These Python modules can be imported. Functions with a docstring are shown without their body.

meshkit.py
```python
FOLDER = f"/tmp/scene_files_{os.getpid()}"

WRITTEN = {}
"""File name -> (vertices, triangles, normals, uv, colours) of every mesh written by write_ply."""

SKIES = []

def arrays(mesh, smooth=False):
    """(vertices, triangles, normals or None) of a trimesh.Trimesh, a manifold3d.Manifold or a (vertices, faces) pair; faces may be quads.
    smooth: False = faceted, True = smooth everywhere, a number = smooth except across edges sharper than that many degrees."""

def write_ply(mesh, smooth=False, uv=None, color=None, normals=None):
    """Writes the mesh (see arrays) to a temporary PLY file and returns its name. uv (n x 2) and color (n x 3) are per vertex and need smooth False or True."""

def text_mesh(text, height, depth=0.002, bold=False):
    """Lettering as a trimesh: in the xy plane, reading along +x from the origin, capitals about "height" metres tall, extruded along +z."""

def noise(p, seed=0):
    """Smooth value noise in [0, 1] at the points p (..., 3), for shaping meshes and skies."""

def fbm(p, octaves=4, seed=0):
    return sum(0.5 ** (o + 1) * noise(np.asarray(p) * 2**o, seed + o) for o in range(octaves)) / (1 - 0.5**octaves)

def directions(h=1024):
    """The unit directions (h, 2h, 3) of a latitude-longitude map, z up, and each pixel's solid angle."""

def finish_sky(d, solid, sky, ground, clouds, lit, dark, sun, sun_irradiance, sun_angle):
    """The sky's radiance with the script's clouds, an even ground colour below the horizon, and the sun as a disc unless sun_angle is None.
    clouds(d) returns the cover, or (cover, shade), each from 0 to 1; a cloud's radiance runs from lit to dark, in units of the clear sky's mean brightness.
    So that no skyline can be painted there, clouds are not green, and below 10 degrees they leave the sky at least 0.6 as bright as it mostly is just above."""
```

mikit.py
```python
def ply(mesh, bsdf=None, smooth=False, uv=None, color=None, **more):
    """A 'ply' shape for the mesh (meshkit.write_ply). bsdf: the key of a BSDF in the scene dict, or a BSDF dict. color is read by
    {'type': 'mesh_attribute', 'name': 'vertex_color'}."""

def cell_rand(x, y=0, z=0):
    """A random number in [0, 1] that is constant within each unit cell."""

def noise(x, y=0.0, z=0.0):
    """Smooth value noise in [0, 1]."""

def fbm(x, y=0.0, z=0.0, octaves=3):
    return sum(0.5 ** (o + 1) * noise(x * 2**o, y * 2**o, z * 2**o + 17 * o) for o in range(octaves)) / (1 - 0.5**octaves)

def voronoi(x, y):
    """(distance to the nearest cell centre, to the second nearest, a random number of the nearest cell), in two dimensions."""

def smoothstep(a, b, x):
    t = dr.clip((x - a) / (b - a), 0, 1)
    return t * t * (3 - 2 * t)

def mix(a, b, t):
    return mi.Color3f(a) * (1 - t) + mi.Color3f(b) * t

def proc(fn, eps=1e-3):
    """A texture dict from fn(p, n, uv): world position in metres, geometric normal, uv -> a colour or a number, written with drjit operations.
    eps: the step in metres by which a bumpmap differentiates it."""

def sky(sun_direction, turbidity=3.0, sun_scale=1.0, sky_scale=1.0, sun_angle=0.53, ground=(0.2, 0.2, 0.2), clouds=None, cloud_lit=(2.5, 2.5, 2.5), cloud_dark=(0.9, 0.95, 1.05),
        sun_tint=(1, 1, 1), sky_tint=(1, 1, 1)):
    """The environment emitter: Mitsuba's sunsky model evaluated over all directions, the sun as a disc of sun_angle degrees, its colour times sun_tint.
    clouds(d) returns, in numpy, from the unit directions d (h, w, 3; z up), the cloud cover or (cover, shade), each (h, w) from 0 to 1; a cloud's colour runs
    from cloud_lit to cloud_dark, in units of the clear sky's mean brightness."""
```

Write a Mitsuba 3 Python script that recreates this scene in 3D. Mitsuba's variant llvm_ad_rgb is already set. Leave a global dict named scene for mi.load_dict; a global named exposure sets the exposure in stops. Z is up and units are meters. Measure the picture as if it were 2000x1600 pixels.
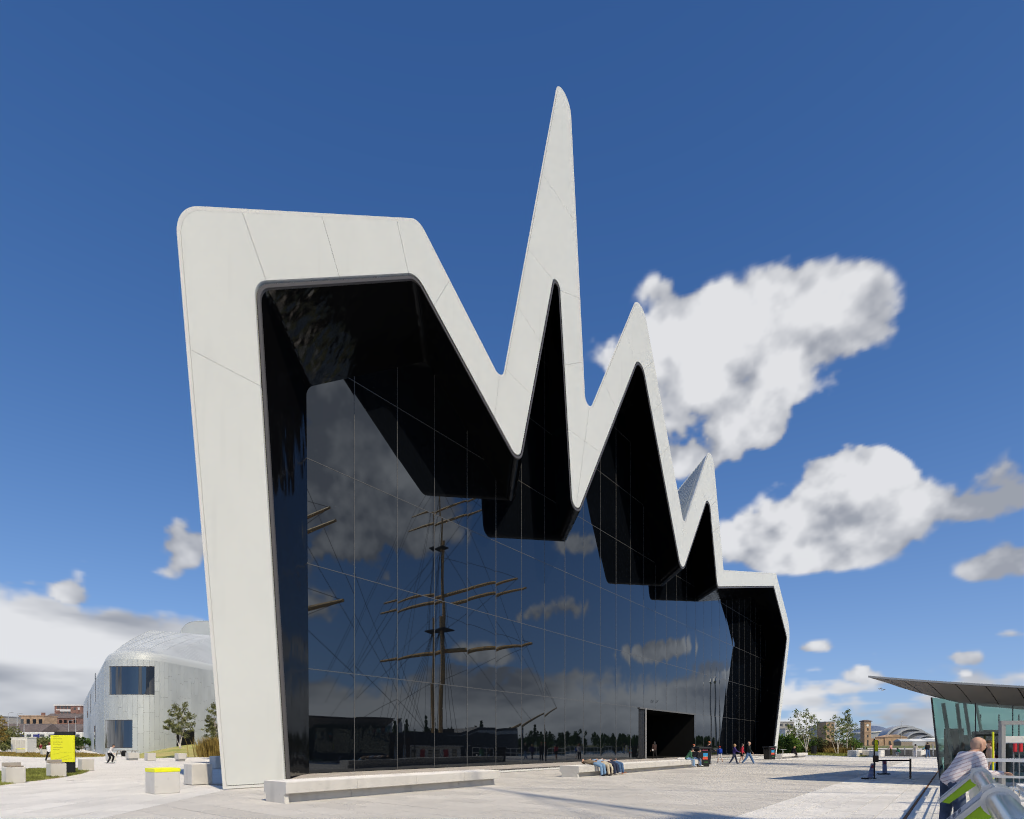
import math, random
import numpy as np, trimesh, mitsuba as mi, mikit, meshkit
import drjit as dr
from mikit import noise, fbm, mix, smoothstep, cell_rand
import manifold3d as m3
from shapely.geometry import Polygon, LineString, box as sbox
from shapely import affinity, unary_union

T = mi.ScalarTransform4f
F_PX, HZ, EYE = 1081.0, 1455.0, 1.5          # focal length and horizon of the photograph (2000 px wide), eye height
scene, labels = {'type': 'scene'}, {}

# ------------------------------------------------------------------ camera, sky, exposure
scene['camera'] = {'type': 'perspective', 'fov': 2*math.degrees(math.atan(1000/F_PX)), 'fov_axis': 'x',
                   'principal_point_offset_y': -(HZ-800)/1600, 'near_clip': 0.1, 'far_clip': 9000.0,
                   'to_world': T().look_at(origin=[0, 0, EYE], target=[0, 1, EYE], up=[0, 0, 1])}
SUN = np.array([.381, -.61, .695])
exposure = 1.3
D = np.array([.6265, .7794, 0.]); N = np.array([-.7794, .6265, 0.])   # along the glass front; into the building
E_ = np.array([-.0695, .9976, 0.])                                    # the direction the roof is drawn along
UP = np.array([0, 0, 1.])

# cumulus clouds by direction: (centre and radii in tangent units * 1081, weight, greyness); FRONT to the north, REFL to the south (seen in the glass)
FRONT = [(1330, 730, 105, 115, 1.0, .0), (1430, 700, 120, 85, 1.0, .0), (1390, 840, 105, 85, 1.5, .05), (1330, 870, 80, 60, 1.1, .1), (1500, 760, 90, 75, .9, .15), (1490, 610, 80, 65, .75, .3), (1570, 560, 75, 55, .75, .35), (1600, 640, 85, 65, .75, .35),
         (1690, 555, 55, 55, .65, .4), (1720, 630, 65, 60, .7, .4), (1640, 710, 50, 60, .6, .3), (1290, 568, 40, 30, .55, .4), (1425, 870, 60, 45, .75, .1), (1540, 860, 60, 25, .42, .3), (1350, 610, 60, 30, .42, .4),
         (1190, 700, 60, 40, .45, .3), (1300, 800, 80, 80, 1.0, .1),
         (1645, 940, 60, 65, 1.0, .0), (1720, 950, 80, 75, 1.1, .0), (1640, 1010, 110, 60, 1.1, .08), (1750, 1010, 70, 60, 1.0, .1), (1540, 1040, 90, 55, .95, .1), (1480, 1075, 70, 45, .75, .25), (1600, 1090, 90, 32, .7, .4), (1700, 1060, 80, 35, .8, .35),
         (1890, 995, 70, 36, .85, .75), (1975, 960, 70, 65, .9, .8), (1985, 1090, 65, 45, .85, .75), (1920, 1118, 50, 25, .7, .65), (1800, 845, 75, 60, -1.4, .0), (1610, 905, 60, 45, .9, .0), (1690, 895, 50, 35, .7, .0), (1400, 800, 90, 90, 1.2, .0), (1330, 850, 60, 60, .8, .1),
         (325, 1045, 60, 34, .85, .3), (385, 1060, 55, 52, .9, .3), (345, 1110, 52, 42, .85, .3), (138, 1150, 46, 34, .95, .25), (170, 1175, 40, 18, .55, .3), (285, 1192, 35, 14, .5, .35), (25, 1139, 60, 7, .5, .4), (172, 1095, 20, 12, .42, .4),
         (1682, 1318, 45, 26, 1.1, .05), (1735, 1330, 40, 16, .9, .1), (1612, 1263, 38, 15, .8, .25), (1570, 1268, 30, 9, .7, .3), (1697, 1250, 24, 8, .55, .5), (1865, 1284, 40, 22, .9, .1), (1905, 1290, 28, 18, .8, .15), (1885, 1318, 18, 9, .8, .2), (1975, 1240, 32, 11, .65, .4)]
REFL = [(610, 800, 120, 110, .9, .7), (720, 840, 130, 100, .9, .75), (640, 960, 130, 90, .9, .65), (770, 960, 120, 80, .9, .6), (860, 900, 90, 80, .8, .6), (660, 1090, 110, 50, .75, .5), (800, 1060, 90, 40, .7, .5), (620, 1190, 70, 40, .55, .5),
        (760, 1140, 80, 30, .55, .45), (1105, 1188, 48, 24, .8, .3), (1050, 1200, 36, 18, .65, .4), (1130, 1060, 50, 30, .6, .6), (1270, 1275, 52, 26, 1.0, .2), (1310, 1262, 40, 26, .95, .15), (1450, 1322, 80, 20, .8, .2), (930, 1280, 80, 24, .5, .5)]


def clouds(d):
    """cover and shade of the cumulus field: soft masses with billowing fractal edges, scattered ones all round, a low bank over the horizon"""
    warp = meshkit.noise(d*11, 31)[..., None]*.05 + meshkit.noise(d*26, 33)[..., None]*.02
    fine = meshkit.fbm(d*7 + warp + 9, 8, 11); puff = meshkit.fbm(d*21 + warp*2 + 4, 5, 71)
    bil = 1 - np.abs(2*meshkit.noise(d*24 + warp*3, 51) - 1); bil2 = 1 - np.abs(2*meshkit.noise(d*52 + warp*5, 57) - 1)
    n_ = (fine-.5)*2.6 + (puff-.5)*2.0 + (bil-.5)*.22 + (bil2-.5)*.24
    elev = np.arcsin(np.clip(d[..., 2], -1, 1))

    def field(dd, blobs):
        y = np.where(dd[..., 1] > .08, dd[..., 1], np.nan)
        u, v = 1000 + F_PX*dd[..., 0]/y, HZ - F_PX*dd[..., 2]/y
        f, sh = np.zeros(u.shape), np.zeros(u.shape)
        for cu, cv, ru, rv, a, grey in blobs:
            dvv = (v-cv)/rv
            q = np.nan_to_num(a*np.exp(-.8*(((u-cu)/ru)**2 + np.where(dvv > 0, 1.3*dvv, dvv)**2)))
            f += q*(1-.35*np.clip(f, 0, 1)); sh += q*np.nan_to_num(grey + .22*np.clip(dvv, -.6, 1.2))
        return np.minimum(f, 1.1), sh/np.maximum(f, 1e-6)
    f1, s1 = field(d, FRONT)
    dm = d - 2*(d @ N)[..., None]*N
    f2, s2 = field(dm, REFL)
    s2 = s2*.8
    def window(q, lo, hi):
        u = 1000 + F_PX*q[..., 0]/np.where(q[..., 1] > .05, q[..., 1], .05)
        return (q[..., 1] > .05)*np.clip((u-lo)/120, 0, 1)*np.clip((hi-u)/120, 0, 1)
    ahead, mirror = window(d, -150, 2150), window(dm, 450, 1560)
    f3 = np.clip((meshkit.fbm(d*3.2 + 40, 3, 21) - .50)*5, 0, 1.2)*np.clip(1.6-elev*1.6, 0, 1)*(1-ahead)*(1-mirror)
    az = np.arctan2(d[..., 0], d[..., 1])
    lo = np.stack([az*5.0, elev*16, az*0], -1)
    left = np.clip((-az-.36)*6, 0, 1)*ahead
    top = np.radians(3.2) + .02*np.sin(az*3.1+.5) + left*.125 + mirror*.03*(1-ahead)
    f4 = 1.15 - np.clip((elev-top)/.055, -.3, 9)*.8 + (meshkit.fbm(lo, 5, 3) - .5)*1.5
    thin = np.clip((az-.12)*5, 0, 1)*np.clip((1.1-az)*5, 0, 1)
    f4 = f4*(1-.42*thin) + thin*((meshkit.fbm(np.stack([az*9, elev*55, az*0], -1), 5, 19)-.5)*1.5 - .02)
    f = np.maximum(f1, np.maximum(f2, f3))
    both = np.maximum(f, f4)
    x = np.clip((both + n_*np.where(f4 > f, .6, np.clip(both*2.2, 0, 1)) - .36)/np.where(f4 > f, .5, .30 + .35*np.clip(1.0-both, 0, 1)), 0, 1)
    cover = x*x*(3-2*x)
    dens = np.clip(both + n_*.8 - .45, 0, 1)
    sh = np.where(f2 > np.maximum(f1, f3), s2, np.where(f1 > f3, s1, .35))
    shade = np.clip(sh + .50 - .45*dens*(1-sh) - (bil-.5)*.45 - (bil2-.5)*.25 - (puff-.5)*2.4 - (fine-.5)*1.3, 0, 1)
    bank = np.clip(.34 + (meshkit.fbm(np.stack([az*5, elev*22, az*0+4], -1), 6, 8)-.5)*2.7 + .12*mirror*(1-ahead), 0, 1)
    shade = np.where(f4 > f, bank, shade)
    veil = .40*np.exp(-np.maximum(elev, 0)/.17)*(1-cover)
    shade = (shade*cover + .25*veil)/np.maximum(cover+veil, 1e-6)
    return cover*.96 + veil, shade


scene['sky'] = mikit.sky(SUN, turbidity=3.0, clouds=clouds, cloud_lit=(3.1, 3.12, 3.18), cloud_dark=(1.35, 1.43, 1.62), sky_tint=(.66, 1.02, 1.42), sun_tint=(.95, 1.0, 1.01))

# ------------------------------------------------------------------ helpers
def A(*x): return np.array(x, float)
def W(s, t, z=0.0): return s*D + t*N + A(0, 0, z)
def st(p): p = np.asarray(p, float); return float(p @ D), float(p @ N)
def ray(u, v): return A((u-1000)/F_PX, 1, (HZ-v)/F_PX)
def gp(u, v, z=0.0):                     # the point of height z seen at a pixel of the photograph
    r = ray(u, v); return A(0, 0, EYE) + r*(z-EYE)/r[2]
def at(u, v, Y): return A(0, 0, EYE) + ray(u, v)*Y
def unit(x): x = np.asarray(x, float); return x/np.linalg.norm(x)


def numbered(key):
    if key not in scene and key not in labels: return key
    i = 1
    while f'{key}_{i:03d}' in scene or f'{key}_{i:03d}' in labels: i += 1
    return f'{key}_{i:03d}'


def tag(key, label=None, cat=None, group=None, kind=None):
    labels[key] = {k: v for k, v in (('label', label), ('category', cat), ('group', group), ('kind', kind)) if v}
    return key


def thing(name, label, cat, group=None): return tag(numbered(name), label, cat, group)


def shape(mesh, mat, smooth=False): return mikit.ply(mesh.mesh() if isinstance(mesh, G) else mesh, mat, smooth=smooth)


def part(key, name, mesh, mat, smooth=False, label=None, kind=None):
    k = numbered(key + '__' + name)
    scene[k] = shape(mesh, mat, smooth)
    if label or kind: tag(k, label, kind=kind)
    return k


def solo(name, mesh, mat, label, cat, group=None, kind=None, smooth=False):
    k = numbered(name); scene[k] = shape(mesh, mat, smooth)
    return tag(k, label, cat, group, kind)


def structure(name, mesh, mat, smooth=False):
    k = numbered(name); scene[k] = shape(mesh, mat, smooth); return tag(k, kind='structure')


class G:
    """collects triangles"""
    def __init__(self): self.v, self.f, self.n = [], [], 0
    def add(self, v, f):
        v, f = np.asarray(v, float).reshape(-1, 3), np.asarray(f, int)
        if f.shape[1] == 4: f = np.vstack([f[:, [0, 1, 2]], f[:, [0, 2, 3]]])
        self.v.append(v); self.f.append(f + self.n); self.n += len(v); return self
    def tm(self, m): return self.add(m.vertices, m.faces)
    def box(self, c, ax, ay, az):        # centre and full-size edge vectors
        c, ax, ay, az = (np.asarray(q, float) for q in (c, ax, ay, az))
        v = [c + (i*ax + j*ay + k*az)/2 for i in (-1, 1) for j in (-1, 1) for k in (-1, 1)]
        f = np.array([[0, 1, 3, 2], [4, 6, 7, 5], [0, 4, 5, 1], [2, 3, 7, 6], [0, 2, 6, 4], [1, 5, 7, 3]])
        if np.dot(np.cross(ax, ay), az) < 0: f = f[:, ::-1]
        return self.add(v, f)
    def wbox(self, s0, s1, t0, t1, z0, z1):
        return self.box(W((s0+s1)/2, (t0+t1)/2, (z0+z1)/2), D*(s1-s0), N*(t1-t0), UP*(z1-z0))
    def bar(self, a, b, w, h, up=UP):    # a square bar from a to b
        a, b = np.asarray(a, float), np.asarray(b, float); x = unit(b-a)
        y = np.cross(up, x); y = unit(y) if np.linalg.norm(y) > 1e-6 else A(1, 0, 0); z = np.cross(x, y)
        return self.box((a+b)/2, b-a, y*w, z*h)
    def quad(self, a, b, c, d): return self.add([a, b, c, d], [[0, 1, 2, 3]])
    def tube(self, pts, r, sides=8, caps=True):
        p = np.asarray(pts, float); r = np.broadcast_to(np.asarray(r, float), (len(p),))
        t = np.gradient(p, axis=0); t /= np.linalg.norm(t, axis=1, keepdims=True) + 1e-12
        ref = A(0, 0, 1) if abs(t[0][2]) < .9 else A(1, 0, 0)
        V = []
        a = unit(np.cross(t[0], ref))
        for i in range(len(p)):
            a = unit(a - t[i]*(a @ t[i])); b = np.cross(t[i], a)
            g = np.arange(sides)*2*np.pi/sides
            V.append(p[i] + r[i]*(np.cos(g)[:, None]*a + np.sin(g)[:, None]*b))
        V = np.vstack(V); Fq = []
        for i in range(len(p)-1):
            for j in range(sides):
                Fq.append([i*sides+j, i*sides+(j+1) % sides, (i+1)*sides+(j+1) % sides, (i+1)*sides+j])
        self.add(V, Fq)
        if caps:
            n0 = self.n - len(V)
            for base, flip in ((0, True), ((len(p)-1)*sides, False)):
                fs = [[base, base+j+1, base+j] if flip else [base, base+j, base+j+1] for j in range(1, sides-1)]
                self.f.append(np.array(fs) + n0)
        return self
    def poly(self, pg, o, ux, uy, uz):   # a shapely polygon in the plane o + x*ux + y*uy, thickened along the vector uz
        for g in getattr(pg, 'geoms', [pg]):
            if g.is_empty or g.area < 1e-6 or g.geom_type != 'Polygon': continue
            m = trimesh.creation.extrude_polygon(g, 1.0, engine='earcut')
            q = m.vertices
            v = np.asarray(o, float) + q[:, :1]*ux + q[:, 1:2]*uy + q[:, 2:3]*uz
            f = m.faces
            if np.dot(np.cross(ux, uy), uz) < 0: f = f[:, ::-1]
            self.add(v, f)
        return self
    def strip(self, rows, closed=False): # a surface through rows of points
        R = np.array(rows, float); k, n = R.shape[:2]; Fq = []
        for i in range(k-1):
            for j in range(n if closed else n-1):
                Fq.append([i*n+j, i*n+(j+1) % n, (i+1)*n+(j+1) % n, (i+1)*n+j])
        return self.add(R.reshape(-1, 3), Fq)
    def hull(self, pts):
        h = trimesh.convex.convex_hull(np.asarray(pts, float)); return self.add(h.vertices, h.faces)
    def cbox(self, c, ax, ay, az, ch=.015):   # a box with chamfered edges
        c = np.asarray(c, float); L = [np.linalg.norm(q) for q in (ax, ay, az)]; U = [np.asarray(q)/l for q, l in zip((ax, ay, az), L)]
        P = []
        for i in (-1, 1):
            for j in (-1, 1):
                for k in (-1, 1):
                    for m in range(3):
                        h = [l/2 - (0 if q == m else ch) for q, l in enumerate(L)]
                        P.append(c + i*h[0]*U[0] + j*h[1]*U[1] + k*h[2]*U[2])
        return self.hull(P)
    def mesh(self): return np.vstack(self.v), np.vstack(self.f)


def cyl(g, c, r, h, n=20, r2=None): return g.tube([c, np.asarray(c, float) + A(0, 0, h)], [r, r if r2 is None else r2], n)


# ------------------------------------------------------------------ materials
def C(*c): return {'type': 'rgb', 'value': list(c)}
def mat(name, color, rough=.6, metal=0.0, spec=.5, bump=None, **kw):
    b = {'type': 'principled', 'base_color': color if isinstance(color, dict) else C(*color), 'roughness': rough, 'metallic': metal, 'specular': spec, **kw}
    if bump: b = {'type': 'bumpmap', 'arbitrary': bump[0], 'scale': bump[1], 'bsdf': b}
    scene[name] = {'type': 'twosided', 'bsdf': b}
    return name


def tinted(base, lo, hi, k, oct_=3, streak=1.0):
    """base colour between lo and hi times by cloudy stains"""
    def fn(p, n, uv):
        q = fbm(p.x*k, p.y*k, p.z*k*streak, oct_)
        return mi.Color3f(*base)*(lo + (hi-lo)*smoothstep(.25, .75, q))
    return mikit.proc(fn)


def panel_fn(p, n, uv):
    q = fbm(p.x*.35, p.y*.35, p.z*.22, 4); r = noise(p.x*5, p.y*5, p.z*.35)
    drip = smoothstep(.62, .95, r)*smoothstep(.4, .8, noise(p.x*.7+5, p.y*.7, p.z*.12))
    return mi.Color3f(.665, .682, .66)*(.93 + .1*q - .07*drip)
mat('panel_grp', mikit.proc(panel_fn), .38, spec=.4)
mat('rim_metal', (.66, .66, .64), .35, spec=.5)
mat('joint_dark', (.13, .12, .11), .8)
mat('trim_grey', (.09, .085, .085), .4)
mat('soffit_black', (.0035, .0035, .004), .10, spec=.75, bump=(mikit.proc(lambda p, n, uv: fbm(p.x*1.3, p.y*1.3, p.z*.45, 3), .02), .055))
scene['pane_glass'] = {'type': 'twosided', 'bsdf': {'type': 'plastic', 'int_ior': 2.1, 'specular_reflectance': C(.86, .93, 1.0), 'diffuse_reflectance': C(.003, .004, .006)}}
mat('window_dark', (.02, .025, .03), .12, spec=.9)
scene['window_glass'] = {'type': 'twosided', 'bsdf': {'type': 'plastic', 'int_ior': 2.2, 'diffuse_reflectance': C(.01, .014, .02)}}
mat('mullion_grey', (.10, .10, .10), .35, spec=.6)
mat('black_matt', (.006, .006, .006), .7, spec=.2)
mat('deck_grey', tinted((.36, .33, .30), .8, 1.1, 3.0), .8)
def concrete_fn(base):
    def fn(p, n, uv):
        q = fbm(p.x*2.2, p.y*2.2, p.z*2.2, 4); r = noise(p.x*9, p.y*9, p.z*9)
        run = smoothstep(.55, .9, noise(p.x*4, p.y*4, p.z*.5))
        return mi.Color3f(*base)*(.86 + .2*q - .10*smoothstep(.8, 1, r) - .10*run)
    return mikit.proc(fn)
mat('concrete_pale', concrete_fn((.63, .61, .575)), .85, spec=.25)
mat('concrete_grey', concrete_fn((.40, .385, .36)), .85, spec=.25)
def zinc_fn(p, n, uv):
    q = fbm(p.x*.5, p.y*.5, p.z*.2, 3)
    return mi.Color3f(.60, .63, .645)*(.9 + .16*q)
for i_, m_ in enumerate((.97, 1.0, 1.03)):
    mat(f'zinc_{i_}', tinted((.50*m_, .535*m_, .545*m_), .92, 1.06, .4, 3, .4), .5, metal=.12, spec=.5)
mat('zinc_roof', tinted((.46, .49, .51), .94, 1.06, .3), .6, metal=.1)
mat('zinc_eave', (.52, .55, .555), .55, metal=.1)
mat('yellow_paint', (.86, .86, .02), .45)
mat('lime_paint', (.36, .60, .01), .45)
mat('black_paint', (.012, .012, .013), .45)
mat('steel', (.40, .41, .43), .16, metal=1.0)
mat('steel_satin', (.62, .62, .60), .42, metal=.6)
mat('white_paint', (.72, .72, .70), .5)
mat('grey_paint', (.30, .30, .30), .5)
mat('timber', tinted((.30, .25, .20), .75, 1.15, 7), .8)
mat('brick_red', tinted((.24, .135, .11), .8, 1.15, .8), .9)
mat('brick_tan', tinted((.42, .29, .19), .85, 1.1, .6), .9)
mat('slate', tinted((.14, .115, .11), .85, 1.1, .5), .8)
mat('stone_quay', tinted((.16, .145, .13), .6, 1.25, .35), .9)
mat('far_glass', (.12, .17, .22), .2, spec=.8)
mat('render_white', (.62, .61, .60), .8)
mat('skin', (.62, .37, .26), .5, spec=.35)
mat('hair_brown', (.09, .045, .02), .6)
mat('hair_dark', (.018, .014, .012), .5)
mat('hair_fair', (.40, .25, .12), .6)
mat('hair_stubble', (.42, .27, .20), .6)
mat('hair_grey', (.30, .27, .25), .6)
def wood_fn(p, n, uv): return mi.Color3f(.80, .50, .19)*(.75 + .5*fbm(p.x*3, p.y*3, p.z*3, 3))
mat('yard_wood', mikit.proc(wood_fn), .45)
mat('rope', (.05, .045, .04), .9)
FAB = {}
def fabric(*c):
    k = 'fabric_' + '_'.join(f'{int(q*1000)}' for q in c)
    if k not in scene: mat(k, c, .85, spec=.2)
    return k
def leaf(name, c, tr=.5):
    scene[name] = {'type': 'twosided', 'bsdf': {'type': 'principled', 'base_color': C(*c), 'roughness': .55, 'specular': .3}} if tr == 0 else \
        {'type': 'principledthin', 'base_color': mikit.proc(lambda p, n, uv: mi.Color3f(*c)*(.55 + .9*cell_rand(p.x*2.1, p.y*2.1, p.z*2.1))), 'roughness': .5, 'diff_trans': tr, 'spec_trans': 0.0}
    return name
leaf('leaf_birch', (.20, .235, .085)); leaf('leaf_dark', (.07, .12, .035)); leaf('leaf_olive', (.19, .20, .085)); leaf('leaf_bright', (.15, .24, .05))
leaf('grass_blade', (.25, .27, .075), .4); leaf('dry_grass', (.30, .22, .07), .4); leaf('reed_brown', (.16, .11, .055), .3)
def bark_fn(p, n, uv):
    q = noise(p.x*6, p.y*6, p.z*14)
    return mix((.62, .57, .50), (.10, .08, .07), smoothstep(.66, .8, q))
mat('birch_bark', mikit.proc(bark_fn), .8)
mat('hill_green', (.05, .075, .05), .95)
mat('bark', (.10, .075, .05), .9)

# ------------------------------------------------------------------ ground, paving, river
TF, TG = 19.03, 22.75                      # the planes of the white front and of the glass
def ground_fn(p, n, uv):
    s = p.x*D[0] + p.y*D[1]; t = p.x*N[0] + p.y*N[1]
    q = fbm(p.x*.25, p.y*.25, 0, 4)
    a = .906*s - .42*t; b = .42*s + .906*t
    ja = dr.abs(a/1.5 - dr.floor(a/1.5) - .5); jb = dr.abs(b/.75 - dr.floor(b/.75) - .5)
    joint = dr.maximum(smoothstep(.488, .497, ja), smoothstep(.476, .494, jb))
    tone = cell_rand(a/1.5, b/.75, 0)
    return mi.Color3f(.53, .515, .49)*(.88 + .12*q + .08*tone)*(1 - .25*joint)
mat('paving_far', mikit.proc(ground_fn), .8, spec=.25)
def earth_fn(p, n, uv): return mix((.09, .11, .04), (.16, .15, .08), fbm(p.x*.08, p.y*.08, 0, 4))
mat('earth', mikit.proc(earth_fn), .95)
def slab_mat(name, c):
    def fn(p, n, uv):
        q = fbm(p.x*.9, p.y*.9, 0, 4); g = noise(p.x*7, p.y*7, 0); st_ = smoothstep(.6, .85, fbm(p.x*.33+7, p.y*.33, 3, 3))
        return mi.Color3f(*c)*(.9 + .16*q + .04*g - .10*st_)
    return mat(name, mikit.proc(fn), .75, spec=.3)
for i_, m_ in enumerate((.93, 1.0, 1.06)):
    slab_mat(f'granite_{i_}', (.46*m_, .44*m_, .41*m_)); slab_mat(f'pale_slab_{i_}', (.55*m_, .535*m_, .51*m_)); slab_mat(f'quay_slab_{i_}', (.60*m_, .585*m_, .56*m_))

QUAY = -1.5
land = Polygon([(-500, QUAY), (87, QUAY), (87, 22), (104, 42), (150, 120), (700, 700), (700, 3000), (-3000, 3000), (-3000, QUAY)])
g = G(); g.poly(land, W(0, 0, -3.2), D, N, UP*3.18)
structure('ground', g, 'paving_far')
g = G(); g.poly(sbox(-6000, -6000, 6000, 6000), A(0, 0, -4.5), A(1, 0, 0), A(0, 1, 0), A(0, 0, .2))
structure('river_bed', g, 'earth')
scene['water_bsdf'] = {'type': 'bumpmap', 'arbitrary': mikit.proc(lambda p, n, uv: fbm(p.x*.6, p.y*.6, 0, 4), .02), 'scale': .25,
                       'bsdf': {'type': 'principled', 'base_color': C(.02, .03, .035), 'roughness': .08, 'specular': .6}}
g = G(); g.quad(A(-6000, -6000, -2.6), A(6000, -6000, -2.6), A(6000, 6000, -2.6), A(-6000, 6000, -2.6))
structure('river', g, 'water_bsdf')


def slabs(root, region, o, a, b, la, lb, mats, rng, limit=300, joint=.012, bond=.5, reach=60):
    """lays slabs of la x lb over a region given in (s, t); the nearest ones are parts, the rest one mesh"""
    o2, a2, b2 = np.array(o), np.array(a), np.array(b)
    cells = []
    pts = np.array(region.exterior.coords) - o2
    A0, A1 = (pts @ a2).min(), (pts @ a2).max(); B0, B1 = (pts @ b2).min(), (pts @ b2).max()
    for j in range(int(B0//lb), int(B1//lb)+1):
        off = bond*la*(j % 2)
        for i in range(int((A0-off)//la)-1, int((A1-off)//la)+2):
            q = [(i*la+off+joint/2, j*lb+joint/2), ((i+1)*la+off-joint/2, j*lb+joint/2), ((i+1)*la+off-joint/2, (j+1)*lb-joint/2), (i*la+off+joint/2, (j+1)*lb-joint/2)]
            pg = Polygon([tuple(o2 + x*a2 + y*b2) for x, y in q])
            c = np.array(pg.centroid.coords[0]); w = W(*c)
            if w[1] < 2 or abs(w[0]) > 1.05*w[1] + 4 or np.linalg.norm(w) > reach: continue
            if not region.contains(pg):
                pg = pg.intersection(region)
                if pg.is_empty or pg.area < .02 or pg.geom_type != 'Polygon': continue
            cells.append((w[1]+.3*abs(w[0]), pg))
    cells.sort(key=lambda x: x[0])
    rest = [G(), G(), G()]
    for k, (_, pg) in enumerate(cells):
        z = rng.uniform(-.0015, .0015); m = rng.choice((0, 1, 1, 2))
        g = G() if k < limit else rest[m]
        g.poly(pg, W(0, 0, z-.016), D, N, UP*.016)
        if k < limit: part(root, 'slab', g, mats[m])
    for m, g in enumerate(rest):
        if g.n: part(root, 'far_slabs', g, mats[m], kind='stuff')

mat('mortar', (.22, .205, .19), .9)
rng = random.Random(5)
diag = [(3.46, 13.5), (8.4, 19.0)]
dv = unit(A(diag[1][0]-diag[0][0], diag[1][1]-diag[0][1], 0))[:2]
p0 = np.array(diag[0]) - dv*14; p1 = np.array(diag[1])
tag('plaza', kind='structure')
slabs('plaza', Polygon([tuple(p0), (60, p0[1]), (60, 3.62), (60, 22.6), (14, 22.6), (14, 19.6), (9, 19.6), tuple(p1)]).buffer(0).intersection(sbox(-20, 3.62, 62, 22.6)),
      (0, 3.62), (0, 1), (1, 0), 1.5, .75, ['granite_0', 'granite_1', 'granite_2'], rng, 300)
g = G(); g.poly(sbox(2, -1.48, 76.2, 3.615), W(0, 0, -.0175), D, N, UP*.001); g.poly(sbox(-2, 3.616, 60, 22.5).difference(sbox(-5, 18.5, 9.2, 30)), W(0, 0, -.0175), D, N, UP*.001); structure('paving_bed', g, 'mortar')
tag('path', kind='structure')
left = Polygon([tuple(p0), tuple(p1), (8.4, 60), (-40, 60), (-40, -5)])
slabs('path', left.buffer(0), tuple(p1), tuple(dv), (-dv[1], dv[0]), 1.5, .75, ['pale_slab_0', 'pale_slab_1', 'pale_slab_2'], rng, 260, reach=30)
tag('pavement', kind='structure')
slabs('pavement', sbox(2, .86, 76, 3.61), (0, .86), (1, 0), (0, 1), .9, .459, ['quay_slab_0', 'quay_slab_1', 'quay_slab_2'], rng, 180, bond=.5, reach=80)
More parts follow.
